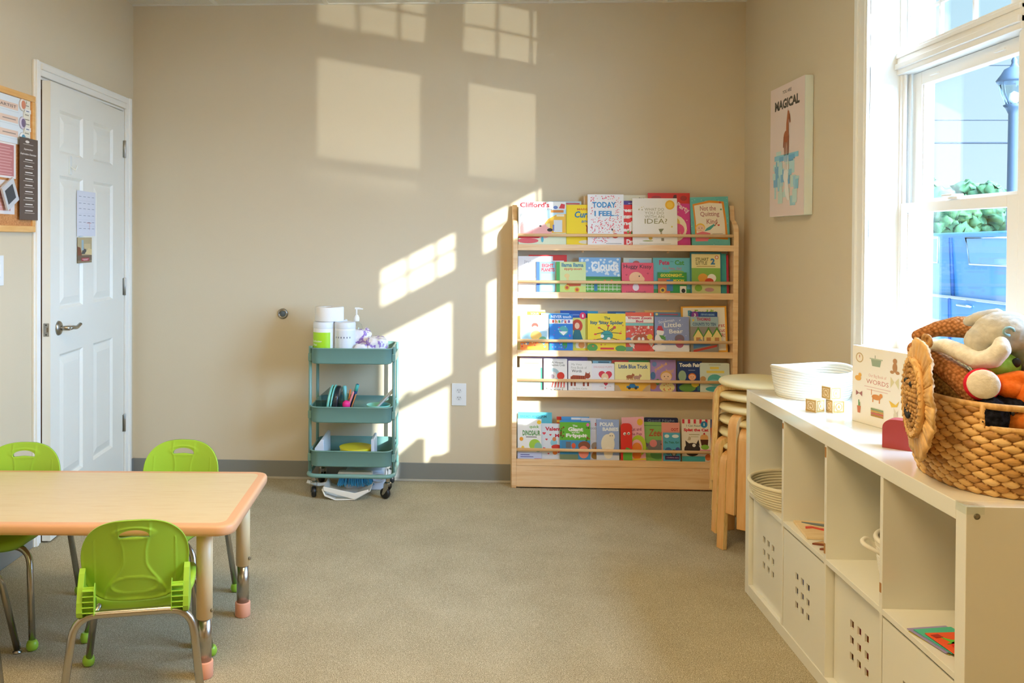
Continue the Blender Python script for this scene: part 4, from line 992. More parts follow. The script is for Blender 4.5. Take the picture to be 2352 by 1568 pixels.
def b5i(a): a.ell(.35, .72, .12, .04, 'f4efe8'); a.ell(.7, .73, .12, .04, 'f4efe8'); a.ell(.38, .71, .05, .02, '2c2622'); a.ell(.7, .72, .05, .02, '2c2622'); a.poly([(.2, 0), (1, 0), (1, .3), (.5, .36), (.2, .2)], '6ab84c')
book(.84, .06, 5, .197, 0, 'e0392f', 'narrow red rounded book between the bears and the pink pup book', b5i, round_=.02)
def b5j(a):
    a.ell(.82, .88, .13, .08, 'ecb93c'); T(a, 'Cat and', .62, .72, .5, .08, 'a8556c', .02); T(a, 'the Pup', .62, .6, .52, .08, 'a8556c', .02); a.ell(.7, .34, .34, .24, 'b8cf3c'); a.ell(.62, .3, .26, .18, 'f2b9c4'); a.ell(.62, .28, .22, .13, 'e88a3c'); a.ell(.6, .12, .2, .1, 'e07a2c'); a.rect(0, 0, 1, .04, 'e8d04c')
book(.858, .118, 5, .228, 1, 'f2b6c4', 'tilted pink book with a yellow rosette and an orange puppy', b5j, rot=-.05)
book(.972, .18, 5, .223, 3, '26335c', 'navy good night book rising behind the green one', lambda a: T(a, 'Good Night', .5, .92, .8, .08, '8c98b8', .01), round_=.008)
def b5l(a):
    a.rect(.08, .9, .85, .915, '4c7a4c'); T(a, 'Zeee', .52, .72, .56, .19, 'b9533c', .02, .2); a.ell(.6, .36, .42, .17, '7c7c80'); a.ell(.42, .44, .14, .1, 'e08a8c'); a.ell(.72, .42, .025, .02, '26221f', 8); a.ell(.1, .4, .14, .06, '6c5c7c'); a.ell(.6, .14, .3, .12, '5f9a5c')
book(.958, .14, 5, .201, 2, '8cbf6c', 'green book titled Zeee with a grey mouse', b5l)
book(1.06, .095, 5, .201, 1.2, 'f0a296', 'salmon book with red letters between the green and the striped one', lambda a: T(a, 'OOT', .72, .82, .4, .08, 'c8403c', .03))
def b5n(a):
    a.ell(.22, .88, .14, .06, 'e8f0f4'); a.ell(.72, .88, .2, .06, 'e8f0f4'); T(a, 'Go, Train, Go!', .5, .66, .84, .09, '2c6f50', .03); a.ell(.3, .36, .22, .13, '3c6fb0'); a.ell(.62, .3, .16, .12, '4c4c50'); a.ell(.62, .28, .1, .08, 'b8bcc0'); a.ell(.85, .4, .14, .1, '4a58a8'); a.rect(.1, .06, .95, .2, '3c3468'); T(a, 'a bedtime story', .55, .13, .7, .07, 'd8a8c4')
book(1.064, .09, 5, .151, 0, '59b4d8', 'small blue train book in front of the salmon one', b5n)
def b5o(a):
    for i in range(5): a.rect(.02 + i * .2, .9, .1 + i * .2, 1, 'd83c50')
    a.ell(.78, .88, .12, .08, '2f86c0'); T(a, '1', .78, .88, .03, .07, 'f4f4f0', .04); T(a, 'I Can Read!', .42, .85, .5, .05, '6f8f7c', .01); T(a, 'Splat the Cat', .5, .74, .86, .09, 'd8364a', .05); a.rect(.25, .63, .62, .645, 'a8a070'); a.rect(.3, .58, .58, .59, 'a8a070')
    a.poly([(.2, .5), (.3, .5), (.32, .56), (.25, .6)], 'c8b89c'); a.ell(.36, .28, .28, .16, '3c3436'); a.poly([(.14, .36), (.12, .5), (.26, .42)], '3c3436'); a.poly([(.5, .42), (.58, .52), (.62, .36)], '3c3436'); a.ell(.42, .38, .06, .04, 'f2f0ec'); a.ell(.78, .56, .14, .09, 'e8b070'); a.poly([(.64, .52), (.92, .52), (.9, .38), (.68, .38)], '5a3428'); a.ell(.8, .34, .14, .06, '8cc04c'); a.ell(.78, .66, .03, .025, 'c82c3c'); a.rect(.62, .2, 1, .28, 'e88ca8'); a.rect(0, 0, .8, .12, '4cb0b8'); a.ell(.9, .1, .1, .08, 'd8763c')
book(1.165, .152, 5, .221, .9, 'f0e9dc', 'cream book with red striped awning and a black cat beside the stools', b5o)
book(1.25, .115, 5, .219, 2, '2c4a94', 'dark blue book with red patch half hidden behind the stool leg', lambda a: a.rect(.4, .55, 1, .8, 'c8382c'))

# ------------------------------------------------------------------ utility cart
ct = thing('utility_cart', 'teal green metal three-tier rolling cart against the back wall', 'cart', (-.5755, 4.635, 0))
cx, cy, CW, CD = .2075, .16, .207, .172
def tray(z0, z1):
    g = G(M_teal); prof = [(.004, z0, 0), (0, z0 + .006, 0), (0, z1, 0), (-.005, z1 + .002, 1), (-.005, z1 + .006, 1), (.001, z1 + .0065, 1), (.0022, z1 + .001, 1), (.0022, z0 + .006, 1)]
    R_ = []
    for d, z, _ in prof: R_.append([g.bm.verts.new((x, y, z)) for x, y in rrect(-CW + d, CW - d, -CD + d, CD - d, .045, 7)])
    for A, B in zip(R_, R_[1:]):
        for j in range(len(A)): g.face([A[j], A[(j + 1) % len(A)], B[(j + 1) % len(A)], B[j]], 0, True)
    g.face(R_[0]); g.face([v for v in R_[-1]][::-1])
    return g.obj('tray', ct)
for z0, z1 in ((.691, .766), (.391, .467), (.167, .243)): tray(z0, z1)
for sx in (-1, 1):
    for sy in (-1, 1):
        g = G(M_teal); x = sx * (CW + .009); y = sy * .115
        g.tube([(x, y, .13), (x, y, .775)], .0105, 10, flat=.8, up=(1, 0, 0)); g.obj('post', ct)
    g = G(M_teal); x = sx * (CW + .009)
    for z in (.7, .405, .185): g.box(x - .009, x + .009, -.132, .132, z, z + .04)
    g.obj('side_clip', ct, bevel=.003)
g = G(M_teal); g.tube([(x, y, .122) for x, y in rrect(-CW - .012, CW + .012, -CD - .006, CD - .02, .05, 7)], .0105, 12, closed=True); 
for sx in (-1, 1):
    for sy in (-1, 1): g.tube([(sx * (CW + .009), sy * .115, .16), (sx * (CW + .009), sy * .115, .12)], .0095, 10)
g.obj('base_tube', ct)
for sx in (-1, 1):
    for sy in (-1, 1):
        x, y = sx * .19, sy * .135 - .01 * (sy < 0); rz = {(-1, -1): .15, (1, -1): 1.0}.get((sx, sy), .6)
        k = G(M_chrome); k.cyl((0, 0, .085), (0, 0, .115), .011, 14); k.lathe([(.018, .08), (.019, .084), (.012, .09)], (0, 0, 0), 18)
        mz = Matrix.Translation((0, 0, 0)); k.prism([(-.014, .082), (.014, .082), (.018, .05), (.026, .026), (.02, .02), (.008, .03), (-.014, .06)], -.017, -.0145, 'x'); k.prism([(-.014, .082), (.014, .082), (.018, .05), (.026, .026), (.02, .02), (.008, .03), (-.014, .06)], .0145, .017, 'x')
        k.cyl((-.018, .016, .028), (.018, .016, .028), .004, 10)
        co = k.obj('caster', ct, bevel=.0006); co.location = (x, y, 0); co.rotation_euler = (0, 0, rz)
        w = G(M_dark, M_steel); w.lathe([(.006, -.012), (.02, -.0125), (.027, -.009), (.028, 0), (.027, .009), (.02, .0125), (.006, .012)], (0, .016, .028), 28, axis='x'); w.obj('wheel', co)

def can(name, label, x, y, r, h, z, color, lab=None, grp=None):
    t = thing(name, label, 'container', (x, y, z), 0, grp)
    G(mat('white_plastic_tub', 'eef0f0', rough=.3)).lathe([(r * .96, 0), (r, .004), (r, h - .035), (r * .985, h - .03)], (0, 0, 0), 40).obj('tub', t)
    G(mat('tub_lid', 'e2e8ee', rough=.3)).lathe([(r * 1.01, h - .032), (r * 1.015, h - .03), (r * 1.015, h - .008), (r * .97, h), (r * .7, h + .001), (r * .68, h - .001)], (0, 0, 0), 40).obj('lid', t)
    return t
ZT = .6965
def wrap(t, r, h0, h1, a0, a1, color, draw, name='paper_label'):
    """label wrapped round a tub; u runs left to right as seen from the camera side (-Y)"""
    n = 28
    def mp(u, v, l): 
        a = a0 + (a1 - a0) * u; return Vector(((r + .0006 + l) * math.cos(a), (r + .0006 + l) * math.sin(a), h0 + (h1 - h0) * v))
    a = Art(mp, paper(color))
    for i in range(n):
        q = [a.bm.verts.new(mp(uu, vv, 0)) for uu, vv in ((i / n, 0), ((i + 1) / n, 0), ((i + 1) / n, 1), (i / n, 1))]; a.face(q, 0, True)
    if draw: draw(a)
    return a.obj(name, t, fix=False)
t = can('wipes_tub', 'white wipes tub with lime green label at the front left of the cart top', -.727, 4.555, .0545, .202, ZT, None)
wrap(t, .0545, .02, .15, math.radians(170), math.radians(315), 'aee02c', lambda a: (a.text('Disinfecting', .42, .64, .5, .1, 'f0f6e0', .03), a.text('Wipes', .36, .5, .22, .1, 'f0f6e0', .03), a.rect(.3, .8, .6, .81, 'd8f0a0')))
t = can('wipes_tub', 'plain white wipes tub with fine grey print at the front of the cart top', -.617, 4.555, .0545, .202, ZT, None)
wrap(t, .0545, .02, .16, math.radians(190), math.radians(350), 'e3e8ee', lambda a: [a.rect(.12, .86 - i * .05, .88 - .1 * (i % 3), .865 - i * .05, '9aa3b3') for i in range(14)] + [a.rect(.2 + i * .1, .72, .23 + i * .1, .78, '5f6a80') for i in range(6)])
t = thing('paper_roll', 'big white roll of paper towel standing on top of the cart tubs', 'paper roll', (-.706, 4.60, .8995))
G(mat('tissue', 'f3f2ee', rough=.9, bump=('noise', 300, .2))).lathe([(.02, .0), (.074, 0), (.0755, .003), (.0755, .07), (.073, .073), (.02, .072), (.02, 0)], (0, 0, 0), 48).obj('roll', t)
G(mat('card_core', 'cbb89a', rough=.8)).lathe([(.0195, 0), (.0195, .071), (.0175, .071), (.0175, 0), (.0195, 0)], (0, 0, 0), 24).obj('core', t)
# third tub behind supports the roll
can('wipes_tub', 'white wipes tub at the back under the paper roll', -.675, 4.675, .0545, .202, ZT, None)
t = thing('pump_bottle', 'clear pump bottle with white pump behind the tubs on the cart', 'bottle', (-.572, 4.67, ZT))
G(M_clear).lathe([(.032, 0), (.034, .005), (.034, .16), (.028, .178), (.013, .19), (.013, .2)], (0, 0, 0), 28).obj('bottle', t)
g = G(M_vinyl); g.lathe([(.015, .195), (.016, .2), (.016, .214), (.01, .226), (.006, .229)], (0, 0, 0), 20); g.cyl((0, 0, .225), (0, 0, .258), .0045, 10); g.prism([(-.008, .258), (.034, .257), (.036, .262), (.01, .268), (-.008, .268)], -.006, .006, 'y')
g.obj('pump_head', t, bevel=.001)
M_wrap = ramp_mat('purple_print_wrap', [(.42, 'f1eff2'), (.52, 'efedf1'), (.56, 'a58ccf'), (.62, '8f6cc8'), (.66, 'f0eef2')], 26, rough=.25, detail=2)
def crumple(name, label, c, r, seed, cat='package'):
    rd = random.Random(seed); g = G(M_wrap); g.blob(c, r, sub=4)
    from mathutils import noise
    for v in g.bm.verts:
        d = (v.co - Vector(c)); q = Vector((d.x / r[0], d.y / r[1], d.z / r[2])); q2 = q.copy()
        for i in range(3): q2[i] = max(-.78, min(.78, q2[i])) / .78                 # boxy pack
        k = 1 + .16 * noise.noise(v.co * 45 + Vector((seed, 0, 0))) + .07 * noise.noise(v.co * 110)
        v.co = Vector(c) + Vector((q2.x * r[0], q2.y * r[1], q2.z * r[2])) * k
    for v in g.bm.verts: v.co.z = max(v.co.z, ZT + .0005)
    return tag(g.obj(name), label, cat)
crumple('wrapped_roll', 'crumpled white and purple plastic wrapper behind the right tub', (-.535, 4.63, ZT + .078), (.048, .045, .076), 3)
crumple('wrapped_roll', 'white and purple wrapped package at the right end of the cart top', (-.452, 4.565, ZT + .062), (.052, .06, .06), 8)
crumple('wrapped_roll', 'loose purple wrapper tail at the front of the cart top', (-.527, 4.52, ZT + .046), (.034, .026, .045), 5)
# middle tray contents
ZM = .397
M_mint = mat('mint_plastic', '86d4c4', rough=.35); M_trans = glass_mat('clear_tray_plastic', 'cfd8d8', rough=.08)
t = thing('desk_organizer', 'clear plastic organizer tray at the left of the middle cart tier', 'organizer', (-.664, 4.60, ZM))
g = G(M_trans); g.prism([(-.09, 0), (.07, 0), (.07, .1), (-.05, .1), (-.098, .098)], -.085, -.082, 'y'); g.prism([(-.09, 0), (.07, 0), (.07, .1), (-.05, .14), (-.098, .098)], .082, .085, 'y'); g.box(.067, .07, -.082, .082, 0, .1); g.box(-.09, .067, -.082, .082, 0, .002); g.box(-.02, -.018, -.082, .082, 0, .09)
g.obj('bin', t)
g = G(M_mint); mxr = Matrix.Translation((-.688, 4.575, ZM + .092)) @ Matrix.Rotation(.18, 4, 'Y') @ Matrix.Rotation(PI / 2, 4, 'Z')
def plate(name, label, c, r, w, m, rot, cat, n=36):
    g = G(m); mx = Matrix.Translation(c) @ rot; g.lathe([(0, -w), (r * .93, -w), (r, -w * .6), (r, w * .6), (r * .93, w), (0, w)], (0, 0, 0), n, axis='x', mx=mx)
    return tag(g.obj(name), label, cat)
plate('round_lid', 'mint green round lid standing upright in the clear organizer', (-.696, 4.575, ZM + .088), .083, .006, M_mint, Matrix.Rotation(.16, 4, 'Y'), 'lid')
plate('round_lid', 'second mint lid pressed against the first in the organizer', (-.681, 4.578, ZM + .088), .083, .004, M_mint, Matrix.Rotation(.16, 4, 'Y'), 'lid')
plate('tape_dispenser', 'black and clear round dispenser right of the mint lids', (-.661, 4.58, ZM + .086), .08, .013, mat('smoked_plastic', '2c3034', rough=.15), Matrix.Rotation(.14, 4, 'Y'), 'dispenser')
def rod(name, label, p0, p1, r, color, cat, tip=None):
    p0, p1 = Vector(p0), Vector(p1); g = G(paper(color)); g.tube([p0, p0.lerp(p1, .97), p1], [r, r, r * .55], 10)
    if tip: g.tube([p1.lerp(p0, .22), p1.lerp(p0, .02)], r * 1.12, 10, paper(tip))
    return tag(g.obj(name), label, cat)
zb = ZM + .004
rod('scissors_handle', 'flat mint coloured handle leaning in the middle cart tier', (-.61, 4.61, zb), (-.628, 4.62, zb + .155), .0115, '7fd0d4', 'scissors')
rod('pen', 'orange pencil in the middle cart tier', (-.617, 4.60, zb), (-.592, 4.60, zb + .14), .005, 'e88a3c', 'pen')
rod('marker', 'pink marker leaning right in the middle cart tier', (-.618, 4.55, zb), (-.572, 4.56, zb + .135), .006, 'ee8f8f', 'marker')
rod('marker', 'dark blue marker with teal cap, tallest of the pens on the cart', (-.60, 4.58, zb), (-.553, 4.59, zb + .17), .0085, '1f4f80', 'marker', '4cb8b0')
rod('pen', 'brown pen at the right of the pens on the cart', (-.60, 4.56, zb), (-.560, 4.57, zb + .12), .004, 'c88a50', 'pen')
g = G(paper('ee2f8c')); g.blob((-.604, 4.52, ZM + .078), (.021, .018, .023)); g.tube([(-.606, 4.52, ZM + .003), (-.605, 4.52, ZM + .065)], [.012, .015], 14)
tag(g.obj('pink_brush'), 'hot pink round-headed brush at the front of the middle cart tier', 'brush')
g = G(mat('frame_silver', 'c9cdd0', rough=.3), mat('tablet_back', '8f9aa4', rough=.3)); mx = Matrix.Translation((-.50, 4.60, ZM + .001)) @ Matrix.Rotation(math.radians(44), 4, 'Y')
g.box(-.008, 0, -.07, .07, 0, .20, 0, mx).box(.0, .002, -.06, .06, .01, .19, 1, mx)
tag(g.obj('silver_tablet', bevel=.002), 'silver flat tablet leaning to the right in the middle cart tier', 'tablet')
G_ = G(M_mint); G_.lathe([(.0, .0), (.04, 0), (.06, .06), (.0625, .077), (.0605, .077), (.058, .062), (.038, .003), (0, .003)], (0, 0, 0), 36); t = G_.obj('bowl', loc=(-.44, 4.545, ZM)); tag(t, 'mint green bowl at the right of the middle cart tier', 'bowl')
# bottom tray contents
ZL = .173
g = G(mat('white_bin', 'dfe6f2', rough=.4)); g.prism([(-.77, ZL), (-.72, ZL), (-.722, ZL + .115), (-.735, ZL + .118), (-.77, ZL + .07)], 4.53, 4.76, 'y'); tag(g.obj('storage_bin', bevel=.003), 'white sloped bin at the left of the lowest cart tier', 'bin')
g = G(mat('white_bin', 'dfe6f2')); g.prism(rrect(-.478, -.462, ZL, ZL + .12, .006, 3), 4.55, 4.7, 'y'); tag(g.obj('divider_plate'), 'white upright divider at the right of the lowest cart tier', 'divider')
g = G(paper('e8dc2c')); g.lathe([(.0, .0), (.08, 0), (.085, .056), (.088, .064), (.084, .064), (0, .061)], (0, 0, 0), 32); t = g.obj('yellow_tub', loc=(-.565, 4.62, ZL)); tag(t, 'yellow round tub just visible in the lowest cart tier', 'tub')
# things on the floor under the cart
t = thing('dustpan', 'white dustpan lying on the carpet under the cart', 'dustpan', (-.62, 4.56, 0))
g = G(mat('offwhite_plastic', 'eceae0', rough=.35)); P = []
g.prism([(-.1, .055), (-.085, .02), (-.03, .0), (.07, .003), (.15, .05), (.148, .054), (.068, .009), (-.03, .006), (-.08, .026), (-.093, .058)], -.11, .12, 'y')
g.prism([(-.09, .05), (.07, .006), (.14, .048), (.14, .06), (.07, .04), (-.09, .07)], -.114, -.11, 'y')
g.obj('pan', t, bevel=.002)
G(mat('offwhite_plastic', 'eceae0')).tube(fillet([(-.09, -.02, .06), (-.13, -.02, .052), (-.19, -.02, .07)], .03), [.014] * 3 + [.015] * 6, 12, flat=.6).obj('handle', t)
t = thing('hand_brush', 'blue bristled hand brush resting in the dustpan under the cart', 'brush', (-.575, 4.6, .012))
G(mat('offwhite_plastic', 'eceae0')).prism(rrect(-.08, .1, .07, .1, .01), -.02, .02, 'y').obj('brush_back', t)
rd = random.Random(2); g = G(paper('3f9ac8'))
for i in range(260):
    x, y = rd.uniform(-.075, .095), rd.uniform(-.017, .017); g.tube([(x, y, .07), (x * 1.12 + rd.uniform(-.008, .008), y * 1.8, .022 + rd.uniform(0, .01))], .0013, 4, cap=False)
o = g.obj('bristles', t); o['kind'] = 'stuff'
t = thing('white_bucket', 'white plastic tub on the carpet behind the dustpan under the cart', 'bucket', (-.50, 4.715, 0))
G(mat('white_bin', 'dfe6f2')).prism(rrect(-.13, .085, 0, .106, .025), -.07, .07, 'y').obj('tub', t, bevel=.008)
G(mat('white_bin', 'dfe6f2')).torus((.05, -.075, .07), .035, .006, 24, 8, axis='y', sy=.6).obj('handle_ring', t)
# ------------------------------------------------------------------ stacked bentwood stools
def make_stool():
    t = thing('bentwood_stool', '', 'stool', (0, 0, 0))
    G(M_cream).lathe([(0, .452), (.13, .4515), (.16, .449), (.172, .443), (.176, .436), (.174, .429), (.168, .4255), (0, .4255)], (0, 0, 0), 56).obj('seat_pad', t)
    G(M_birch_edge).lathe([(0, .4255), (.166, .4255), (.167, .4245), (.167, .4225), (0, .4225)], (0, 0, 0), 48).obj('seat_base', t)
    for k in range(4):
        a = k * PI / 2
        path = fillet([(.06, 0, .4115), (.1855, 0, .4115), (.199, 0, 0)], .05, 9)
        g = G(M_birch_edge, M_birch); W, TH = .0215, .011; rings = []
        for i, p in enumerate(path):
            d = (path[min(i + 1, len(path) - 1)] - path[max(i - 1, 0)]).normalized(); n = Vector((-d.z, 0, d.x))
            rings.append([g.bm.verts.new(p + n * TH * sa + Vector((0, W * sb, 0))) for sa, sb in ((1, 1), (1, -1), (-1, -1), (-1, 1))])
        for A, B in zip(rings, rings[1:]):
            for j in range(4): g.face([A[j], A[(j + 1) % 4], B[(j + 1) % 4], B[j]], 1 if j in (0, 2) else 0)
        g.face(rings[0]); g.face(rings[-1][::-1])
        o = g.obj('leg', t, bevel=.0025); o.rotation_euler = (0, 0, a)
    return t
SX, SY = 1.300, 3.935
stool0 = make_stool(); labs = ['bottom stool of the stack with its legs on the carpet', 'second stool from the bottom of the stack', 'third stool from the bottom of the stack', 'fourth stool from the bottom of the stack', 'second stool from the top of the stack', 'topmost stool of the stack with its whole cream pad showing']
for k, a in enumerate((202, 187, 232, 217, 247, 172)):
    s = stool0 if k == 0 else copy_tree(stool0)
    s.location = (SX, SY, .0545 * k); s.rotation_euler = (0, 0, math.radians(a)); s['label'] = 'bentwood stool with cream seat, ' + labs[k]; s['group'] = 'stacked bentwood stools'

g = G(paper('b83a48')); g.prism([(-1.232, 2.822), (-1.218, 2.826), (-1.214, 2.834), (-1.224, 2.838), (-1.236, 2.831)], .0005, .003, 'z')
tag(g.obj('paper_scrap'), 'tiny red scrap on the carpet between the chair legs', 'scrap')
# ------------------------------------------------------------------ cube shelf
KX, KD, KY1, KH = 1.069, .39, 3.394, .766
KY0 = KY1 - 1.468
t = thing('cube_shelf', 'long white cube shelf under the window with the woven basket on top', 'shelf unit', (0, 0, 0))
g = G(M_lack); g.box(KX, KX + KD, KY0 + .04, KY1 - .04, KH - .04, KH); g.obj('top_board', t, bevel=.0015)
g = G(M_lack); g.box(KX, KX + KD, KY0 + .04, KY1 - .04, 0, .04); g.obj('bottom_board', t, bevel=.0015)
for y in (KY0, KY1 - .04): G(M_lack).box(KX, KX + KD, y, y + .04, 0, KH).obj('end_board', t, bevel=.0012)
for i in range(3):
    y = KY1 - .04 - .335 * (i + 1) - .016 * i - .016
    G(M_lack).box(KX + .001, KX + KD - .001, y, y + .016, .04, KH - .04).obj('divider', t, bevel=.001)
ZS = .375
for i in range(4):
    y = KY1 - .04 - .335 * (i + 1) - .016 * i
    G(M_lack).box(KX + .001, KX + KD - .001, y, y + .335, ZS, ZS + .016).obj('shelf_board', t, bevel=.001)
G(M_screw, M_dark).lathe([(.0065, 0), (.0065, .001), (.002, .0012)], (KX + .022, KY0, .745), 20, axis='y').obj('cam_screw', t)
for y, z, h in ((3.019 + .0, .70, .018), (2.668, .69, .03), (2.668, .405, .03), (2.317, .43, .024)): G(mat('chipped_edge', 'a97b45', rough=.9)).box(KX - .0004, KX + .003, y - .012, y - .004, z, z + h).obj('edge_wear', t)
g = G(M_clear); g.prism([(KX - .004, KY0 - .004), (KX + .036, KY0 - .004), (KX + .036, KY0 - .0008), (KX - .0008, KY0 - .0008), (KX - .0008, KY0 + .036), (KX - .004, KY0 + .036)], KH - .016, KH + .003, 'z')
g.prism([(KX - .004, KY0 - .004), (KX + .036, KY0 - .004), (KX + .03, KY0 + .012), (KX + .012, KY0 + .03), (KX - .004, KY0 + .036)], KH + .0008, KH + .004, 'z')
tag(g.obj('corner_guard', bevel=.0012), 'clear plastic guard on the near front corner of the cube shelf top', 'corner guard')
# boxes with nine square holes
def hole_box(cell, xf, dy, label):
    y1 = KY1 - .04 - .351 * cell; yc = y1 - .1675 + dy
    t = thing('storage_box', label, 'box', (xf, yc, .0405), 0, 'white boxes with nine square holes in the lower cubes')
    W, Hh, D = .1635, .328, .36; g = G(M_lack)
    hs = .0115; cols = [-.046, 0, .046]; rows = [.118, .164, .21]
    if cell == 3: pass
    ys = sorted({-W, W} | {c + s * hs for c in cols for s in (-1, 1)}); zs = sorted({0, Hh} | {c + s * hs for c in rows for s in (-1, 1)})
    for i in range(len(ys) - 1):
        for j in range(len(zs) - 1):
            ym, zm = (ys[i] + ys[i + 1]) / 2, (zs[j] + zs[j + 1]) / 2
            if any(abs(ym - c) < hs for c in cols) and any(abs(zm - r) < hs for r in rows): continue
            g.box(0, .006, ys[i], ys[i + 1], zs[j], zs[j + 1])
    bmesh.ops.remove_doubles(g.bm, verts=g.bm.verts, dist=1e-5)
    bad = [f for f in g.bm.faces if any(g2 is not f and set(g2.verts) == set(f.verts) for g2 in f.verts[0].link_faces)]
    bmesh.ops.delete(g.bm, geom=bad, context='FACES_ONLY')
    g.obj('front_panel', t)
    g = G(M_lack); g.box(.006, D, -W, -W + .005, 0, Hh).box(.006, D, W - .005, W, 0, Hh).box(D - .005, D, -W + .005, W - .005, 0, Hh).box(.006, D - .005, -W + .005, W - .005, 0, .005)
    g.obj('box_body', t)
    return yc
rd = random.Random(11)
for cell, xf, dy, lab, cols in ((0, KX + .016, 0, 'white box with nine holes in the farthest lower cube', ('3a3426', '4a3a2c', 'c8643c', '5a5a40')),
                                (1, KX + .003, 0, 'white box with blue toys showing through its nine holes', ('1f3f9a', '2a52b8', '18306c', '8a2c3c')),
                                (2, KX + .026, 0, 'white box with orange and pink toys behind its nine holes', ('e0962c', 'd8762c', 'f0a8b0', 'c83c50', 'e8b84a')),
                                (3, KX + .002, 0, 'white box in the nearest lower cube at the bottom right corner', ('2c3c6a', 'c8a03c'))):
    yc = hole_box(cell, xf, dy, lab)
    g = G(*[paper(c) for c in cols])
    for i in range(60):
        r = rd.uniform(.018, .03); p = Vector((xf + .034 + rd.uniform(0, .03), yc + rd.uniform(-.1, .1), .0405 + .05 + rd.uniform(0, .18)))
        g.box(p.x - r * .8, p.x + r * .8, p.y - r, p.y + r, p.z - r, p.z + r, i % len(cols))
    o = g.obj('toy_pieces', bevel=.002); tag(o, 'loose toys inside the %s' % lab.replace('white ', ''), 'toys', None, 'stuff')

def coil_basket(name, label, c, a, b, h, flare=1.06, coil=.0085, tilt=0, mtl=None, wav=0):
    """stacked rope coils"""
    t = thing(name, label, 'basket', c); g = G(mtl or M_rope); n = int(h / coil)
    for i in range(n + 1):
        k = i / n; s_ = .93 + (flare - .93) * k ** .7; zz = coil * .5 + i * coil
        pts = [(a * s_ * math.cos(q), b * s_ * math.sin(q), zz + wav * k * k * math.sin(2 * q + .8) ) for q in [2 * PI * j / 60 for j in range(60)]]
        g.tube(pts, coil * .62 if i < n else coil * .8, 8, closed=True)
    g.lathe([(0, .002), (1, .002)], (0, 0, 0), 48, sx=a * .93, sy=b * .93); g.lathe([(0, .006), (1, .006)], (0, 0, 0), 48, sx=a * .93, sy=b * .93)
    g.obj('coils', t)
    return t
coil_basket('rope_basket', 'white coiled rope basket in the sun on the far end of the cube shelf', (1.262, 3.262, KH), .128, .118, .098, 1.08, .0088, wav=.008)
coil_basket('rope_basket', 'cream rope bowl in the farthest upper cube, poking out past the front edge', (1.195, 3.187, ZS + .016), .150, .143, .082, 1.14, .0095, mtl=mat('rope_cream', 'e6dcbd', rough=.85, bump=('noise', 500, .3)))
tb = coil_basket('rope_basket', 'upright rope basket with loop handle half hidden in the third upper cube', (1.262, 2.447, ZS + .016), .118, .115, .125, 1.1, .009)
G(M_rope).tube(fillet([(-.118, .04, .085), (-.15, .035, .125), (-.185, .0, .12), (-.12, -.045, .09)], .03), .006, 8).obj('loop_handle', tb)
# alphabet blocks
def block(name_l, c, rz, w=.042):
    t = thing('alphabet_block', name_l, 'block', c, rz, 'wooden alphabet blocks beside the rope basket')
    G(ramp_mat('block_wood', [(.3, 'd4b988'), (.7, 'e2cda0')], 30, (1, 1, 6), rough=.5)).box(-w / 2, w / 2, -w / 2, w / 2, 0, w).obj('cube', t, bevel=.0018)
    for k, (ch_, col) in enumerate((('A', 'c8922c'), ('K', 'b8862c'), ('R', 'c8622c'), ('N', 'b48a2e'))):
        rot = Matrix.Rotation(k * PI / 2, 4, 'Z')
        def mp(u, v, l): return rot @ Vector((-w / 2 + u * w, -w / 2 - .0003 - l, v * w))
        a = Art(mp, paper('d9bf88')); a.asp = 1
        for u0, v0, u1, v1 in ((.08, .08, .92, .14), (.08, .86, .92, .92), (.08, .14, .14, .86), (.86, .14, .92, .86)): a.rect(u0, v0, u1, v1, col)
        a.ell(.5, .5, .27, .3, col); a.ell(.5, .5, .22, .25, 'ecd9b4'); a.text(ch_, .5, .5, .24, .3, col, .04)
        a.obj('letter_face', t, fix=False)
block('wooden alphabet block with a gold letter, at the left of the three', (1.160, 2.975, KH), .55)
block('wooden alphabet block on the shelf under the stacked one', (1.222, 2.967, KH), .15)
block('wooden alphabet block resting on top of the other blocks', (1.212, 2.975, KH + .0425), .35)
# the big word book
wb = thing('board_book', 'large cream board book titled Our Big Book of WORDS standing on the cube shelf', 'book', (1.219, 2.835, KH), math.radians(-73.7))
def mp(u, v, l): return Vector((.27 * u, -.0002 - l, .238 * v))
G(mat('cream_board', 'f0ece0', rough=.4)).box(0, .27, 0, .014, 0, .238).obj('cover_board', wb, bevel=.002)
G(M_pages).box(.004, .268, .0141, .03, .002, .234).box(.002, .27, .0301, .036, .0, .238).obj('pages', wb)
a = Art(mp, paper('f0ece0')); a.asp = .238 / .27; a.rect(.012, .01, .99, .99, 'f1ede1')
T(a, 'Our Big Book of', .4, .64, .27, .05, 'd8a9a0', .0); T(a, 'WORDS', .4, .565, .34, .058, 'c9837c', .0); a.rect(.2, .49, .6, .5, 'e0c4bc'); a.rect(.24, .455, .56, .465, 'e0c4bc')
a.ell(.12, .85, .06, .065, 'c9b083'); a.ell(.12, .85, .045, .05, 'f0e8d6'); a.rect(.115, .85, .125, .885, 'b8604c')
a.poly([(.3, .86), (.46, .86), (.44, .77), (.32, .77)], '9cae94'); a.rect(.28, .855, .48, .87, 'b8c4ac'); a.rect(.36, .87, .37, .91, '8a9a84')
a.ell(.66, .8, .035, .06, 'b98a5c'); a.ell(.66, .88, .03, .033, 'b98a5c'); a.ell(.62, .74, .03, .02, 'b98a5c'); a.ell(.7, .74, .03, .02, 'b98a5c')
a.ell(.1, .58, .05, .035, 'e8b054'); a.ell(.13, .625, .025, .027, 'e8b054'); a.poly([(.6, .68), (.655, .62), (.6, .54)], 'd8d0a0'); a.poly([(.72, .68), (.665, .62), (.72, .54)], 'd8d0a0')
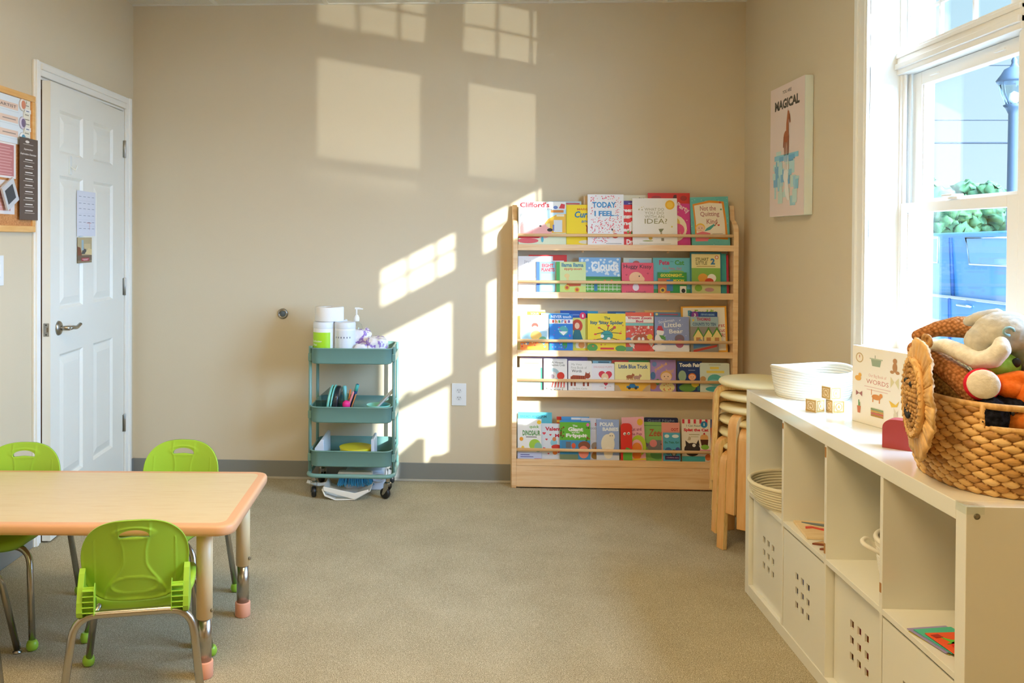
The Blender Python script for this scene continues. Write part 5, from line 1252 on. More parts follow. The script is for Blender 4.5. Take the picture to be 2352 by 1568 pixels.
a.poly([(.07, .42), (.12, .385), (.07, .35)], 'a8706c'); a.poly([(.17, .42), (.12, .385), (.17, .35)], 'a8706c'); a.ell(.39, .38, .07, .035, 'd8904c'); a.ell(.46, .41, .025, .027, 'd8904c'); a.rect(.33, .31, .345, .38, 'd8904c'); a.rect(.43, .31, .445, .38, 'd8904c'); a.rect(.31, .4, .32, .47, 'd8904c')
a.poly([(.58, .38), (.68, .34), (.73, .4), (.7, .32), (.62, .3)], 'e8c048'); a.poly([(.09, .22), (.15, .22), (.14, .13), (.1, .13)], 'd07a50'); a.rect(.11, .22, .125, .3, '6f9c5c'); a.rect(.128, .22, .138, .27, '6f9c5c')
for i, c_ in enumerate(('b88a3c', 'c86a50', 'c8a050', '8a9c6c')): a.rect(.31, .13 + i * .027, .5, .152 + i * .027, c_)
a.ell(.68, .2, .03, .05, 'd8d0b8'); a.poly([(.66, .24), (.65, .31), (.68, .25)], 'd8d0b8'); a.poly([(.69, .24), (.73, .3), (.7, .24)], 'd8d0b8')
for u in (.86,):
    for v, c_ in ((.84, 'c86a50'), (.6, '6f9c9c'), (.38, '9c8aa8'), (.18, 'd8a04c')): a.ell(u, v, .05, .05, c_)
a.obj('printed_face', wb, fix=False)
t = thing('red_arch_box', 'small dark red box with curved top between the word book and the basket', 'box', (1.143, 2.468, KH), math.radians(-40))
g = G(mat('red_card', 'a83f3e', rough=.55)); g.prism([(0, 0), (.075, 0), (.075, .08)] + [(.03 - .03 * math.sin(q), .055 + .025 * math.cos(q)) for q in [i * PI / 12 for i in range(7)]], 0, .04, 'y'); g.obj('card_shell', t, bevel=.001)
G(paper('c8303c')).blob((.066, .0, .07), .011).obj('knob', t)
# things lying in the upper cubes
t = thing('puzzle_board', 'tan wooden puzzle board with painted shark and lobster in the second upper cube', 'puzzle', (0, 0, ZS + .0165))
G(ramp_mat('ply_face', [(.3, 'dfc08d'), (.7, 'ecd3a6')], 12, (1, 8, 1), rough=.5)).prism([(1.080, 2.822), (1.295, 2.80), (1.31, 2.965), (1.098, 2.987)], 0, .009, 'z').obj('board', t, bevel=.001)
g = G(paper('6f7f84')); g.prism([(1.115, 2.962), (1.14, 2.94), (1.2, 2.905), (1.26, 2.88), (1.27, 2.9), (1.21, 2.93), (1.2, 2.955), (1.185, 2.938), (1.14, 2.955)], .009, .012, 'z'); g.obj('shark_piece', t)
g = G(paper('d84a3c')); g.prism([(1.105, 2.9), (1.13, 2.905), (1.15, 2.885), (1.2, 2.85), (1.24, 2.82), (1.25, 2.835), (1.2, 2.87), (1.19, 2.885), (1.15, 2.9), (1.13, 2.92), (1.11, 2.915)], .009, .012, 'z'); g.obj('lobster_piece', t)
for x, y in ((1.19, 2.935), (1.17, 2.885)): G(M_birch_edge).lathe([(.003, .012), (.004, .018), (.008, .024), (.006, .03), (0, .031)], (x, y, 0), 16).obj('peg_knob', t)
for x, y, s_, nm in ((1.098, 2.775, 1, 'left'), (1.1, 2.728, .9, 'right')):
    g = G(paper('8a4a30'), paper('c9a070')); g.prism([(x - .02 * s_, y), (x + .02, y + .02), (x + .06, y + .012), (x + .05, y - .004), (x + .02, y - .014)], ZS + .0165, ZS + .0215, 'z'); g.prism([(x - .01 * s_, y + .001), (x + .02, y + .014), (x + .05, y + .008), (x + .02, y - .008)], ZS + .0215, ZS + .0225, 'z', 1)
    tag(g.obj('puzzle_piece'), 'brown wooden puzzle piece in front of the puzzle board, %s one' % ('farther' if s_ == 1 else 'nearer'), 'puzzle piece')
g = G(paper('f0c4c4'), paper('d8343c')); g.prism([(1.09, 3.03), (1.15, 3.025), (1.16, 3.1), (1.1, 3.11)], ZS + .0165, ZS + .0175, 'z'); g.prism([(1.10, 3.03), (1.125, 3.03), (1.12, 3.055), (1.108, 3.06)], ZS + .0175, ZS + .0205, 'z', 1)
tag(g.obj('pink_card'), 'small pink and red card on the shelf under the rope bowl', 'card')
def felt(name, label, pts, z, c, h=.002, extra=None):
    g = G(paper(c)); g.prism(pts, z, z + h, 'z')
    if extra:
        for P_, cc in extra: g.prism(P_, z + h, z + h + .0012, 'z', paper(cc))
    tag(g.obj(name), label, 'card', 'coloured cards in the nearest upper cube')
z = ZS + .0162
def rc(cx_, cy_, w, h, a):
    ca, sa = math.cos(a), math.sin(a); return [(cx_ + x * ca - y * sa, cy_ + x * sa + y * ca) for x, y in ((-w, -h), (w, -h), (w, h), (-w, h))]
felt('felt_card', 'olive card at the bottom of the card pile', rc(1.135, 2.12, .05, .062, .25), z, 'a89a4c')
felt('felt_card', 'lavender card under the teal one', rc(1.135, 2.123, .052, .064, .2), z + .003, '9a8fc0')
felt('felt_card', 'teal card between the lavender and the orange ones', rc(1.142, 2.112, .05, .062, .2), z + .006, '4cc0a0', extra=[(rc(1.12, 2.12, .006, .008, .2), '2c2c2c')])
zz = z + .010
felt('felt_card', 'bright orange card on top with a red tomato shape and green leaf', rc(1.152, 2.082, .052, .06, .12), zz, 'ee5a2c', extra=[([(1.15 + .03 * math.cos(q), 2.066 + .028 * math.sin(q)) for q in [i * PI / 8 for i in range(16)]], 'd8302c'), ([(1.135, 2.10), (1.118, 2.112), (1.128, 2.088), (1.115, 2.078), (1.14, 2.08), (1.15, 2.1)], '5cc83c'), (rc(1.112, 2.118, .01, .008, .3), 'a82c24')])

# ------------------------------------------------------------------ lion basket
M_weave = None
def weave_mat():
    m = bpy.data.materials.new('water_hyacinth'); m.use_nodes = True; nt = m.node_tree; b = nt.nodes['Principled BSDF']
    at = nt.nodes.new('ShaderNodeAttribute'); at.attribute_name = 'tone'
    n = nt.nodes.new('ShaderNodeTexNoise'); n.inputs['Scale'].default_value = 120; tc = nt.nodes.new('ShaderNodeTexCoord')
    mp_ = nt.nodes.new('ShaderNodeMapping'); mp_.inputs['Scale'].default_value = (1, 1, 4)
    nt.links.new(tc.outputs['Object'], mp_.inputs['Vector']); nt.links.new(mp_.outputs['Vector'], n.inputs['Vector'])
    ad = nt.nodes.new('ShaderNodeMath'); ad.operation = 'MULTIPLY_ADD'; ad.inputs[1].default_value = .3
    r = nt.nodes.new('ShaderNodeValToRGB'); el = r.color_ramp.elements
    while len(el) < 4: el.new(.5)
    for e, (p, c) in zip(el, [(.1, 'a0703a'), (.4, 'd3a25c'), (.75, 'e2b874'), (1, 'eecb92')]): e.position = p; e.color = lin(c)
    nt.links.new(n.outputs['Fac'], ad.inputs[0]); nt.links.new(at.outputs['Fac'], ad.inputs[2]); nt.links.new(ad.outputs[0], r.inputs['Fac'])
    nt.links.new(r.outputs['Color'], b.inputs['Base Color']); b.inputs['Roughness'].default_value = .55
    bp = nt.nodes.new('ShaderNodeBump'); bp.inputs['Strength'].default_value = .25; bp.inputs['Distance'].default_value = .003
    nt.links.new(n.outputs['Fac'], bp.inputs['Height']); nt.links.new(bp.outputs['Normal'], b.inputs['Normal'])
    return m
M_weave = weave_mat()
LX, LY, LA, LB, LZ, LH = 1.282, 2.148, .178, .188, KH + .001, .198
lb = thing('lion_basket', 'round woven straw basket with a lion face, full of stuffed toys', 'basket', (0, 0, 0))
def se(a, k=1):
    c, s_ = math.cos(a), math.sin(a); e = 2 / 2.5
    return Vector((LX + LA * k * abs(c) ** e * (1 if c > 0 else -1), LY + LB * k * abs(s_) ** e * (1 if s_ > 0 else -1), 0))
g = G(M_weave); NA, NR, PC, PR = 32, 15, 14, 8
na, nz = NA * PC, NR * PR
lay = g.bm.verts.layers.float.new('tone'); rd = random.Random(4); tones = {}
# arc-length parametrisation
S = [se(2 * PI * i / 720) for i in range(721)]; cum = [0]
for i in range(720): cum.append(cum[-1] + (S[i + 1] - S[i]).length)
def at_len(f):
    import bisect
    L = (f % 1) * cum[-1]; i = min(719, bisect.bisect_right(cum, L) - 1); q = (L - cum[i]) / (cum[i + 1] - cum[i]); p = S[i].lerp(S[i + 1], q)
    d = (S[i + 1] - S[i]).normalized(); return p, Vector((d.y, -d.x, 0))
base = [at_len(i / na) for i in range(na)]
rows_ = []
for r in range(nz + 1):
    v = r / nz * NR; row = int(min(v, NR - 1e-6)); fv = v - row; ring_ = []
    bul = .012 * math.sin(PI * r / nz) - .014 * (1 - r / nz) ** 4
    for i in range(na):
        lens, tn, fu = 0, 0, .5
        for rw in (row - 1, row, row + 1):
            if rw < 0 or rw >= NR: continue
            uu = i / PC + (.5 if rw % 2 else 0) ; cu = int(uu); f_ = uu - cu
            hh = .70 * max(.04, math.sin(PI * f_)) ** .75; q2 = (v - rw - .5) / hh
            le = math.sqrt(max(0, 1 - q2 * q2)) * math.sin(PI * f_) ** .35
            if le > lens: lens, fu = le, f_; tn = tones.setdefault((cu % NA, rw), rd.uniform(.0, .75))
        skew = .0012 * math.sin(2 * PI * fu)
        p, n = base[i]; q = p + n * (bul + .0095 * lens - .004); q.z = LZ + LH * v / NR + skew
        vt = g.bm.verts.new(q); vt[lay] = tn if lens > .3 else -.3; ring_.append(vt)
    rows_.append(ring_)
HZ0, HZ1 = LZ + .158 * 1.0, LZ + LH
def in_hole(p): return p.y < LY and 1.150 < p.x < 1.40 and p.z > LZ + .152
for r in range(nz):
    for i in range(na):
        A, B = rows_[r], rows_[r + 1]; q = [A[i], A[(i + 1) % na], B[(i + 1) % na], B[i]]
        if r / nz * LH > .152 and base[i][0].y < LY and 1.150 < base[i][0].x < 1.40: continue
        g.face(q, 0, True)
bmesh.ops.delete(g.bm, geom=[v for v in g.bm.verts if not v.link_faces], context='VERTS')
g.bm.faces.ensure_lookup_table(); 
o = g.obj('woven_wall', lb); sd = o.modifiers.new('thickness', 'SOLIDIFY'); sd.thickness = .008; sd.offset = -1
g = G(M_weave); g.prism([tuple(se(2 * PI * i / 60, .93).xy) for i in range(60)], LZ, LZ + .008, 'z'); g.obj('woven_bottom', lb)
M_straw = ramp_mat('flat_straw', [(.25, 'b98a4c'), (.5, 'dcae6a'), (.7, 'e8c384'), (.85, 'cf9e58')], 9, (14, 3, 3), rough=.5, bump=.15)
rimp = [at_len(i / 120)[0] + Vector((0, 0, LZ + LH + .002)) for i in range(120)]
g = G(M_straw); g.tube(rimp, .0058, 8, closed=True, flat=1.3)
for i in range(0, 120, 2): 
    a_, b_ = rimp[i], rimp[(i + 1) % 120]; g.tube([a_ + Vector((0, 0, .005)), b_ + Vector((0, 0, -.005))], .0035, 6)
g.obj('rim_band', lb)
hp = [p for p in [at_len(i / 240)[0] for i in range(240)] if p.y < LY and 1.145 < p.x < 1.405]
hp.sort(key=lambda p: p.x)
g = G(M_straw); n_ = [Vector((p.x, p.y - .003, LZ + .152)) for p in hp]; g.tube([n_[0] + Vector((0, 0, .05))] + n_ + [n_[-1] + Vector((0, 0, .05))], .0062, 8); g.obj('handle_binding', lb)
# lion face: a disc of folded straw petals round a braided centre, facing into the room
fc = Vector((1.086, 2.135, LZ + .193)); fn = Vector((-.965, .262, 0)).normalized(); ft = Vector((-fn.y, fn.x, 0))
def fp(r, a, h): return fc + ft * (r * math.cos(a)) + UP * (r * math.sin(a) * 1.0) + fn * h
g = G(M_straw); NPT, SUB = 17, 12; prev = None
rg = []
for i, k in enumerate([.3, .42, .55, .7, .82, .92, 1.0]):
    ring_ = []
    for j in range(NPT * SUB):
        a = 2 * PI * j / (NPT * SUB); ph = (j % SUB) / SUB; rr_ = .144 * (1 - .05 * abs(2 * ph - 1) ** 2 * (k > .8)) * k * (1 + .02 * math.sin(3 * a))
        h = .004 + .016 * (1 - k) + .006 * math.sin(PI * ph) * k + .003 * math.sin(a * 5) * k + .0012 * math.sin(j * 2.1)
        ring_.append(g.bm.verts.new(fp(rr_, a, h)))
    rg.append(ring_)
N_ = NPT * SUB
for A, B in zip(rg, rg[1:]):
    for j in range(N_): g.face([A[j], A[(j + 1) % N_], B[(j + 1) % N_], B[j]], 0, True)
o = g.obj('mane', lb); sd = o.modifiers.new('thickness', 'SOLIDIFY'); sd.thickness = .007
g = G(M_straw); g.tube([fp(.088, 2 * PI * i / 48, .024 + .002 * math.sin(i * 3)) for i in range(48)], .008, 8, closed=True)
for i in range(34):
    a = 2 * PI * i / 34; g.tube([fp(.082, a, .03), fp(.094, a + .12, .03)], .004, 6)
g.obj('face_rim', lb)
M_braid = ramp_mat('seagrass_braid', [(.3, '8a6234'), (.5, 'b98a4c'), (.7, 'd3aa6a')], 60, rough=.6)
g = G(M_braid, M_dark)
for k in range(6):
    r = .078 - k * .0135; n = max(6, int(2 * PI * r / .011))
    for i in range(n): a = 2 * PI * i / n; g.blob(fp(r, a, .026 + .002 * k), (.0065, .0065, .0065), 0, sub=1)
for (r, a) in ((.045, 2.2), (.045, .9), (.02, -1.5)): g.blob(fp(r, a, .033), (.007, .007, .007), 1, sub=2)
for i in range(9): a = -2.2 + .16 * i; g.tube([fp(.035, a, .036), fp(.05, a, .036)], .0025, 5, 1)
g.obj('lion_face', lb)
g = G(M_braid)
for i in range(3): g.torus(fp(.136, 1.57 - .1 + .12 * i, -.004), .012, .004, 14, 6, axis='x')
g.obj('ear_knot', lb)

# ------------------------------------------------------------------ stuffed toys in the basket
def fuzzy(name, c1, c2, scale=60):
    return ramp_mat(name, [(.35, c1), (.65, c2)], scale, rough=.95, bump=.5, detail=8, spec=.1)
M_grey = fuzzy('grey_plush', 'b5b2a6', 'cfccc0', 40); M_ear = fuzzy('white_plush', 'dcd8cc', 'f0ede2', 60); M_black = fuzzy('black_fur', '14151c', '262833', 120)
M_lime = fuzzy('lime_plush', '8fbf4a', 'a5d060'); M_orange = fuzzy('orange_felt', 'd8641c', 'e5752a', 80); M_red = fuzzy('red_felt', 'cc2438', 'dd3248'); M_bone = fuzzy('cream_felt', 'e3dccb', 'eee8d9', 90)
def crochet(name, c1, c2):
    m = bpy.data.materials.new(name); m.use_nodes = True; nt = m.node_tree; b = nt.nodes['Principled BSDF']; b.inputs['Roughness'].default_value = .9; b.inputs['Specular IOR Level'].default_value = .1
    tc = nt.nodes.new('ShaderNodeTexCoord'); v = nt.nodes.new('ShaderNodeTexVoronoi'); v.inputs['Scale'].default_value = 125; v.inputs['Randomness'].default_value = .45
    mp_ = nt.nodes.new('ShaderNodeMapping'); mp_.inputs['Rotation'].default_value = (.3, .5, .2); mp_.inputs['Scale'].default_value = (1, 1, 1)
    r = nt.nodes.new('ShaderNodeValToRGB'); r.color_ramp.elements[0].color = lin(c2); r.color_ramp.elements[1].color = lin(c1); r.color_ramp.elements[1].position = .75; r.color_ramp.elements[0].position = .25
    nt.links.new(tc.outputs['Object'], mp_.inputs['Vector']); nt.links.new(mp_.outputs['Vector'], v.inputs['Vector']); nt.links.new(v.outputs['Distance'], r.inputs['Fac']); nt.links.new(r.outputs['Color'], b.inputs['Base Color'])
    bp = nt.nodes.new('ShaderNodeBump'); bp.invert = True; bp.inputs['Strength'].default_value = .9; bp.inputs['Distance'].default_value = .004
    nt.links.new(v.outputs['Distance'], bp.inputs['Height']); nt.links.new(bp.outputs['Normal'], b.inputs['Normal'])
    return m
M_cro = crochet('brown_crochet', '8f5a30', 'c98a56'); M_cro2 = crochet('dark_brown_crochet', '5c4020', '957038')
def soft(name, parent, mtl, chains=(), blobs=(), vox=.0045, fur=0, smooth=4):
    """soft body: chains of (point, radius) and ellipsoids fused into one surface"""
    g = G(mtl)
    for ch_ in chains:
        for (p, r), (q, s_) in zip(ch_, ch_[1:]):
            p, q = Vector(p), Vector(q); n = max(2, int((q - p).length / (min(r, s_) * .35)))
            for i in range(n + 1): k = i / n; g.blob(p.lerp(q, k), r + (s_ - r) * k, sub=2)
    for bl in blobs:
        c, r = bl[0], bl[1]; g.blob(c, r, rot=bl[2] if len(bl) > 2 else None, sub=3)
    o = g.obj(name, parent)
    m = o.modifiers.new('fuse', 'REMESH'); m.mode = 'VOXEL'; m.voxel_size = vox; m.use_smooth_shade = True
    m = o.modifiers.new('relax', 'SMOOTH'); m.iterations = smooth; m.factor = .6
    if fur:
        tx = bpy.data.textures.new(name + '_pile', 'CLOUDS'); tx.noise_scale = .008; m = o.modifiers.new('pile', 'DISPLACE'); m.texture = tx; m.strength = fur; m.mid_level = .5
    return o
E3 = lambda x, y, z: Matrix.Rotation(z, 3, 'Z') @ Matrix.Rotation(y, 3, 'Y') @ Matrix.Rotation(x, 3, 'X')
gp = thing('plush_toy', 'large grey plush animal with a white floppy ear lying on top of the basket', 'stuffed toy', (0, 0, 0))
soft('body', gp, M_grey, blobs=[((1.245, 2.10, 1.122), (.066, .06, .048)), ((1.35, 2.10, 1.085), (.092, .085, .085)), ((1.19, 2.10, 1.098), (.03, .035, .036))], chains=[[((1.33, 2.07, 1.05), .06), ((1.345, 2.03, 1.0), .045)]], fur=.004)
soft('ear', gp, M_ear, chains=[[((1.122, 2.17, 1.079), .013), ((1.137, 2.14, 1.083), .019), ((1.152, 2.11, 1.073), .021), ((1.168, 2.07, 1.058), .021), ((1.19, 2.05, 1.066), .023), ((1.204, 2.04, 1.088), .021), ((1.207, 2.045, 1.102), .016)]], fur=.003)
soft('small_ear', gp, M_grey, chains=[[((1.182, 2.13, 1.142), .013), ((1.205, 2.12, 1.152), .017), ((1.235, 2.11, 1.158), .018)]], fur=.003)
G(paper('8fbcc4')).tube([(1.222 + .012 * math.cos(q), 2.043, 1.128 + .009 * math.sin(q) + 0) for q in [i * .7 for i in range(8)]], .003, 6).obj('stitched_mark', gp)
t = thing('crochet_toy', 'brown crocheted stuffed animal at the left side of the basket', 'stuffed toy', (0, 0, 0))
soft('arm', t, M_cro, chains=[[((1.166, 2.33, 1.087), .016), ((1.20, 2.30, 1.108), .02), ((1.235, 2.27, 1.116), .028), ((1.262, 2.25, 1.115), .029)]])
soft('limb', t, M_cro, chains=[[((1.118, 2.24, 1.062), .022), ((1.135, 2.18, 1.045), .027), ((1.157, 2.12, 1.01), .03), ((1.172, 2.075, .975), .032)]])
soft('body', t, M_cro2, chains=[[((1.135, 2.24, 1.02), .03), ((1.15, 2.17, .985), .036), ((1.16, 2.10, .95), .034)]], blobs=[((1.2, 2.25, .99), (.06, .06, .06))])
t = thing('frog_toy', 'lime green plush with a glossy black eye under the grey one', 'stuffed toy', (0, 0, 0))
soft('head', t, M_lime, blobs=[((1.222, 2.09, 1.045), (.052, .045, .034))], fur=.002)
G(M_dark).blob((1.245, 2.052, 1.057), (.010, .006, .011)).obj('eye', t)
t = thing('plush_doll', 'cream and red round plush foot resting on the basket rim', 'stuffed toy', (0, 0, 0))
d_ = Vector((-.42, -.9, .12)).normalized(); q_ = d_.to_track_quat('Z', 'Y').to_matrix()
soft('sole', t, M_bone, blobs=[(Vector((1.155, 2.02, 1.012)), (.0335, .0335, .013), q_)], vox=.003)
soft('red_side', t, M_red, blobs=[(Vector((1.159, 2.033, 1.009)), (.0375, .0375, .017), q_)], chains=[[((1.165, 2.05, 1.005), .03), ((1.2, 2.1, .98), .032)]], vox=.004)
t = thing('orange_toy', 'orange felt stuffed toy with red trim at the right edge of the basket', 'stuffed toy', (0, 0, 0))
soft('paw', t, M_orange, chains=[[((1.205, 2.045, 1.012), .02), ((1.24, 2.03, 1.02), .024)]], blobs=[((1.222, 2.03, 1.0), (.035, .03, .022))])
soft('body', t, M_orange, blobs=[((1.275, 2.02, .99), (.06, .05, .038))])
soft('red_trim', t, M_red, chains=[[((1.25, 2.06, 1.022), .012), ((1.275, 2.045, 1.032), .014), ((1.32, 2.03, 1.025), .018)]])
t = thing('rag_doll', 'doll with black fluffy hair and orange face looking out of the basket handle hole', 'doll', (0, 0, 0))
soft('head', t, fuzzy('orange_cotton', 'd9742a', 'e58a3c', 90), blobs=[((1.268, 2.05, .925), (.085, .075, .06))])
soft('hair', t, M_black, blobs=[((1.26, 2.055, .967), (.105, .07, .026)), ((1.172, 2.02, .94), (.036, .035, .045))], vox=.005, fur=.014, smooth=1)
g = G(M_dark)
ec = Vector((1.205, 1.996, .952)); g.blob(ec, (.004, .003, .005), sub=2); g.tube([ec + Vector((-.012 + .004 * math.sin(q) , -.001, .001 + .008 * math.cos(q + .6))) for q in [i * .35 for i in range(8)]], .0008, 5); g.tube([ec + Vector((x, 0, .009 - 40 * x * x)) for x in (-.008, -.004, 0, .004, .008)], .0008, 5)
g.obj('eye', t)
soft('filler_toy', None, M_cro2, blobs=[((1.33, 2.2, .93), (.09, .1, .1)), ((1.22, 2.2, .9), (.08, .1, .09))], vox=.008)
tag(bpy.data.objects['filler_toy'], 'dark brown plush underneath the other toys deep in the basket', 'stuffed toy'); bpy.data.objects['filler_toy'].name = 'brown_plush'

# ------------------------------------------------------------------ outside the window
GZ = -.35
M_asph = ramp_mat('asphalt', [(.3, '9a9a98'), (.7, 'b8b8b4')], 30, rough=.9)
struct(G(M_asph).box(XR + .26, 60, -30, 80, GZ - .1, GZ).obj('ground'))
g = G(mat('kerb_concrete', 'c9c6bc', rough=.9)); g.box(3.4, 3.55, -10, 30, GZ, GZ + .12); tag(g.obj('kerb'), 'pale concrete kerb along the parking lot outside', 'kerb')
tr = thing('blue_van', 'bright blue van parked outside the window', 'car', (0, 0, GZ))
M_blue = mat('blue_car_paint', '46799c', rough=.3, coat=1); M_win = mat('car_glass', '6f8ba8', rough=.08); M_trimc = mat('car_chrome', 'e9eef2', rough=.12, metal=1)
VX = 5.0
def van_poly(d): return [(6.0, .35), (10.9, .35), (11.0, .8), (10.95, 1.35), (10.6, 1.76), (7.3, 1.80), (6.5, 1.35), (6.0, 1.2)]
g = G(M_blue); P = van_poly(0)
g.prism(P, VX + .02, VX + 1.75, 'x'); 
g.prism([(6.0, .5), (10.95, .5), (10.97, 1.12), (6.05, 1.12)], VX - .03, VX + .02, 'x')
g.obj('body', tr, bevel=.05, seg=4)
for P_, in (([(9.62, 1.46), (10.35, 1.46), (10.42, 1.62), (10.3, 1.72), (9.62, 1.72)],), ([(8.15, 1.46), (9.02, 1.46), (9.10, 1.72), (8.15, 1.72)],), ([(7.2, 1.46), (8.02, 1.46), (8.02, 1.72), (7.45, 1.70)],)):
    g = G(M_win); g.prism(P_, VX + .01, VX + .03, 'x'); o = g.obj('side_window', tr, bevel=.02)
    g = G(M_trimc); Q = [Vector((VX + .012, y, z)) for y, z in P_]; g.tube(Q, .012, 6, closed=True); g.obj('window_trim', tr)
g = G(mat('door_seam', '1f3f6a', rough=.6)); g.tube([(VX - .032, 9.3, 1.1), (VX - .032, 9.28, .55)], .018, 6); g.tube([(VX + .015, 9.38, 1.72), (VX - .0, 9.3, 1.12)], .02, 6); g.tube([(VX - .032, 7.95, 1.1), (VX - .032, 7.98, .55)], .012, 6); g.obj('door_gap', tr)
g = G(M_trimc); g.box(VX - .045, VX - .028, 6.1, 10.9, .82, .87); g.box(VX - .045, VX - .028, 6.1, 10.9, .58, .61); g.box(VX - .04, VX - .028, 6.1, 10.9, 1.10, 1.13); g.obj('chrome_strip', tr, bevel=.004)
g = G(M_trimc); g.tube(fillet([(VX - .03, 9.12, 1.04), (VX - .08, 9.08, 1.05), (VX - .08, 8.94, 1.05), (VX - .03, 8.9, 1.04)], .03), .014, 8); g.obj('door_handle', tr)
for y in (6.9, 10.1):
    g = G(mat('tyre', '26282a', rough=.8), M_trimc); g.lathe([(.0, -.03), (.2, -.03), (.33, -.02), (.34, .1), (.33, .2), (0, .2)], (VX - .01, y, .34), 32, axis='x'); g.lathe([(0, -.045), (.18, -.04), (.2, -.03)], (VX - .01, y, .34), 24, 1, axis='x'); g.obj('wheel', tr)
lp = thing('street_lamp', 'dark street lamp with an acorn glass head seen through the upper sash', 'street lamp', (7.0, 11.66, GZ))
M_iron = mat('lamp_iron', '343d46', rough=.5)
LZ0 = 3.09 - GZ
g = G(M_iron); g.lathe([(.2, 0), (.2, .3), (.12, .5), (.075, .9), (.06, LZ0 - .12), (.09, LZ0 - .05), (.12, LZ0 - .01), (.1, LZ0)], (0, 0, 0), 20); g.obj('pole', lp)
g = G(glass_mat('lamp_glass', 'dfe8ec', rough=.1)); g.lathe([(.09, LZ0), (.15, LZ0 + .14), (.175, LZ0 + .27), (.17, LZ0 + .3)], (0, 0, 0), 24); g.obj('globe', lp)
g = G(mat('frosted_bulb', 'f4f2ea', rough=.4)); g.lathe([(.03, LZ0), (.06, LZ0 + .06), (.05, LZ0 + .14), (0, LZ0 + .17)], (0, 0, 0), 16); g.obj('bulb', lp)
g = G(M_iron); g.lathe([(.19, LZ0 + .28), (.2, LZ0 + .31), (.15, LZ0 + .38), (.11, LZ0 + .45), (.05, LZ0 + .48), (.03, LZ0 + .53), (.035, LZ0 + .56), (.015, LZ0 + .6), (0, LZ0 + .63)], (0, 0, 0), 24)
for k in range(4): a_ = k * PI / 2 + .4; g.tube([(.09 * math.cos(a_), .09 * math.sin(a_), LZ0), (.16 * math.cos(a_), .16 * math.sin(a_), LZ0 + .14), (.185 * math.cos(a_), .185 * math.sin(a_), LZ0 + .28)], .008, 6)
g.obj('cap', lp)
for k, z in enumerate((5.2, 4.0, 3.5)):
    g = G(mat('wire_insulation', '15191e', rough=.9)); g.tube([(4 + i * 3.0, 20, z + .0035 * (i - 3) ** 2) for i in range(14)], (.012, .012, .022)[k], 5)
    tag(g.obj('power_line'), ('highest thin wire across the sky outside', 'middle thin wire across the sky outside', 'lowest and thickest wire across the sky outside')[k], 'wire')
t = thing('utility_pole', 'wooden pole at the far end of the wires outside', 'pole', (43.1, 20, GZ)); G(mat('bark', '6f5c48', rough=.9)).lathe([(.14, 0), (.1, 6.5)], (0, 0, 0), 12).obj('post', t)
rd = random.Random(9)
M_leafm = ramp_mat('foliage', [(.3, '26421e'), (.7, '4c6c3c')], 3, rough=.8, kind='noise')
def tree(c, R, h, label):
    t = thing('tree', label, 'tree', (c[0], c[1], GZ)); 
    G(mat('bark', '6f5c48', rough=.9)).lathe([(.3, 0), (.18, h * .4), (.1, h * .8)], (0, 0, 0), 12).obj('trunk', t)
    g = G(M_leafm)
    for i in range(46):
        p = Vector((rd.uniform(-.8, .8) * R, rd.uniform(-.8, .8) * R, h + rd.uniform(-.6, .6) * R))
        g.blob(p, R * rd.uniform(.16, .34), sub=3)
    from mathutils import noise
    for v in g.bm.verts: v.co += v.normal * 0 + Vector((noise.noise(v.co * 5), noise.noise(v.co * 5 + Vector((9, 0, 0))), noise.noise(v.co * 5 + Vector((0, 9, 0))))) * R * .16
    g.obj('crown', t)
tree((20, 36.5), 1.8, 2.9, 'green tree beyond the van, left of the lamp post')
tree((21, 32.0), 1.3, 2.2, 'low green tree beyond the van, nearest to the lamp post')
tree((24, 49), 2.6, 2.2, 'pale tree farther off at the left of the window view')
t = thing('shop_building', 'long low cream building with a red corner across the parking lot', 'building', (0, 0, GZ))
G(mat('cream_stucco', 'e9e2d4', rough=.8)).box(30, 40, 51, 90, 0, 3.05).obj('wall', t)
G(mat('white_fascia', 'f4f2ee', rough=.7)).box(29.7, 40, 50, 54, 2.3, 3.6).obj('fascia', t)
G(mat('sign_red', 'd8384a', rough=.5)).box(29.5, 33, 47.6, 50, 1.6, 3.6).obj('red_corner', t)
# ceiling troffers of the room (out of the frame, overhead)
M_lamp = emit_mat('lamp_diffuser', 'ffe0ac', LAMP); M_lamp_dim = emit_mat('lamp_diffuser_dim', 'ffe0ac', LAMP * .6)
for (x, y), lab in (((-.3, 1.8), 'recessed ceiling light nearest to the back wall'), ((-.3, -1.4), 'recessed ceiling light behind the camera')):
    t = thing('ceiling_light', lab, 'ceiling light', (x, y, ZC), 0, None)
    G(M_vinyl).box(-.61, -.58, -.305, .305, -.012, -.0065).box(.58, .61, -.305, .305, -.012, -.0065).box(-.58, .58, -.305, -.28, -.012, -.0065).box(-.58, .58, .28, .305, -.012, -.0065).obj('frame', t)
    G(M_lamp if y > 0 else M_lamp_dim).box(-.58, .58, -.28, .28, -.010, -.0068).obj('diffuser', t)

# ------------------------------------------------------------------ light
sun_dir = Vector((-.733, 1.0, -.382)).normalized()
l = bpy.data.lights.new('sun', 'SUN'); l.energy = 7.5; l.angle = math.radians(.6); l.color = (1, .965, .9)
o = bpy.data.objects.new('sun', l); COL.objects.link(o); o.rotation_euler = sun_dir.to_track_quat('-Z', 'Y').to_euler()
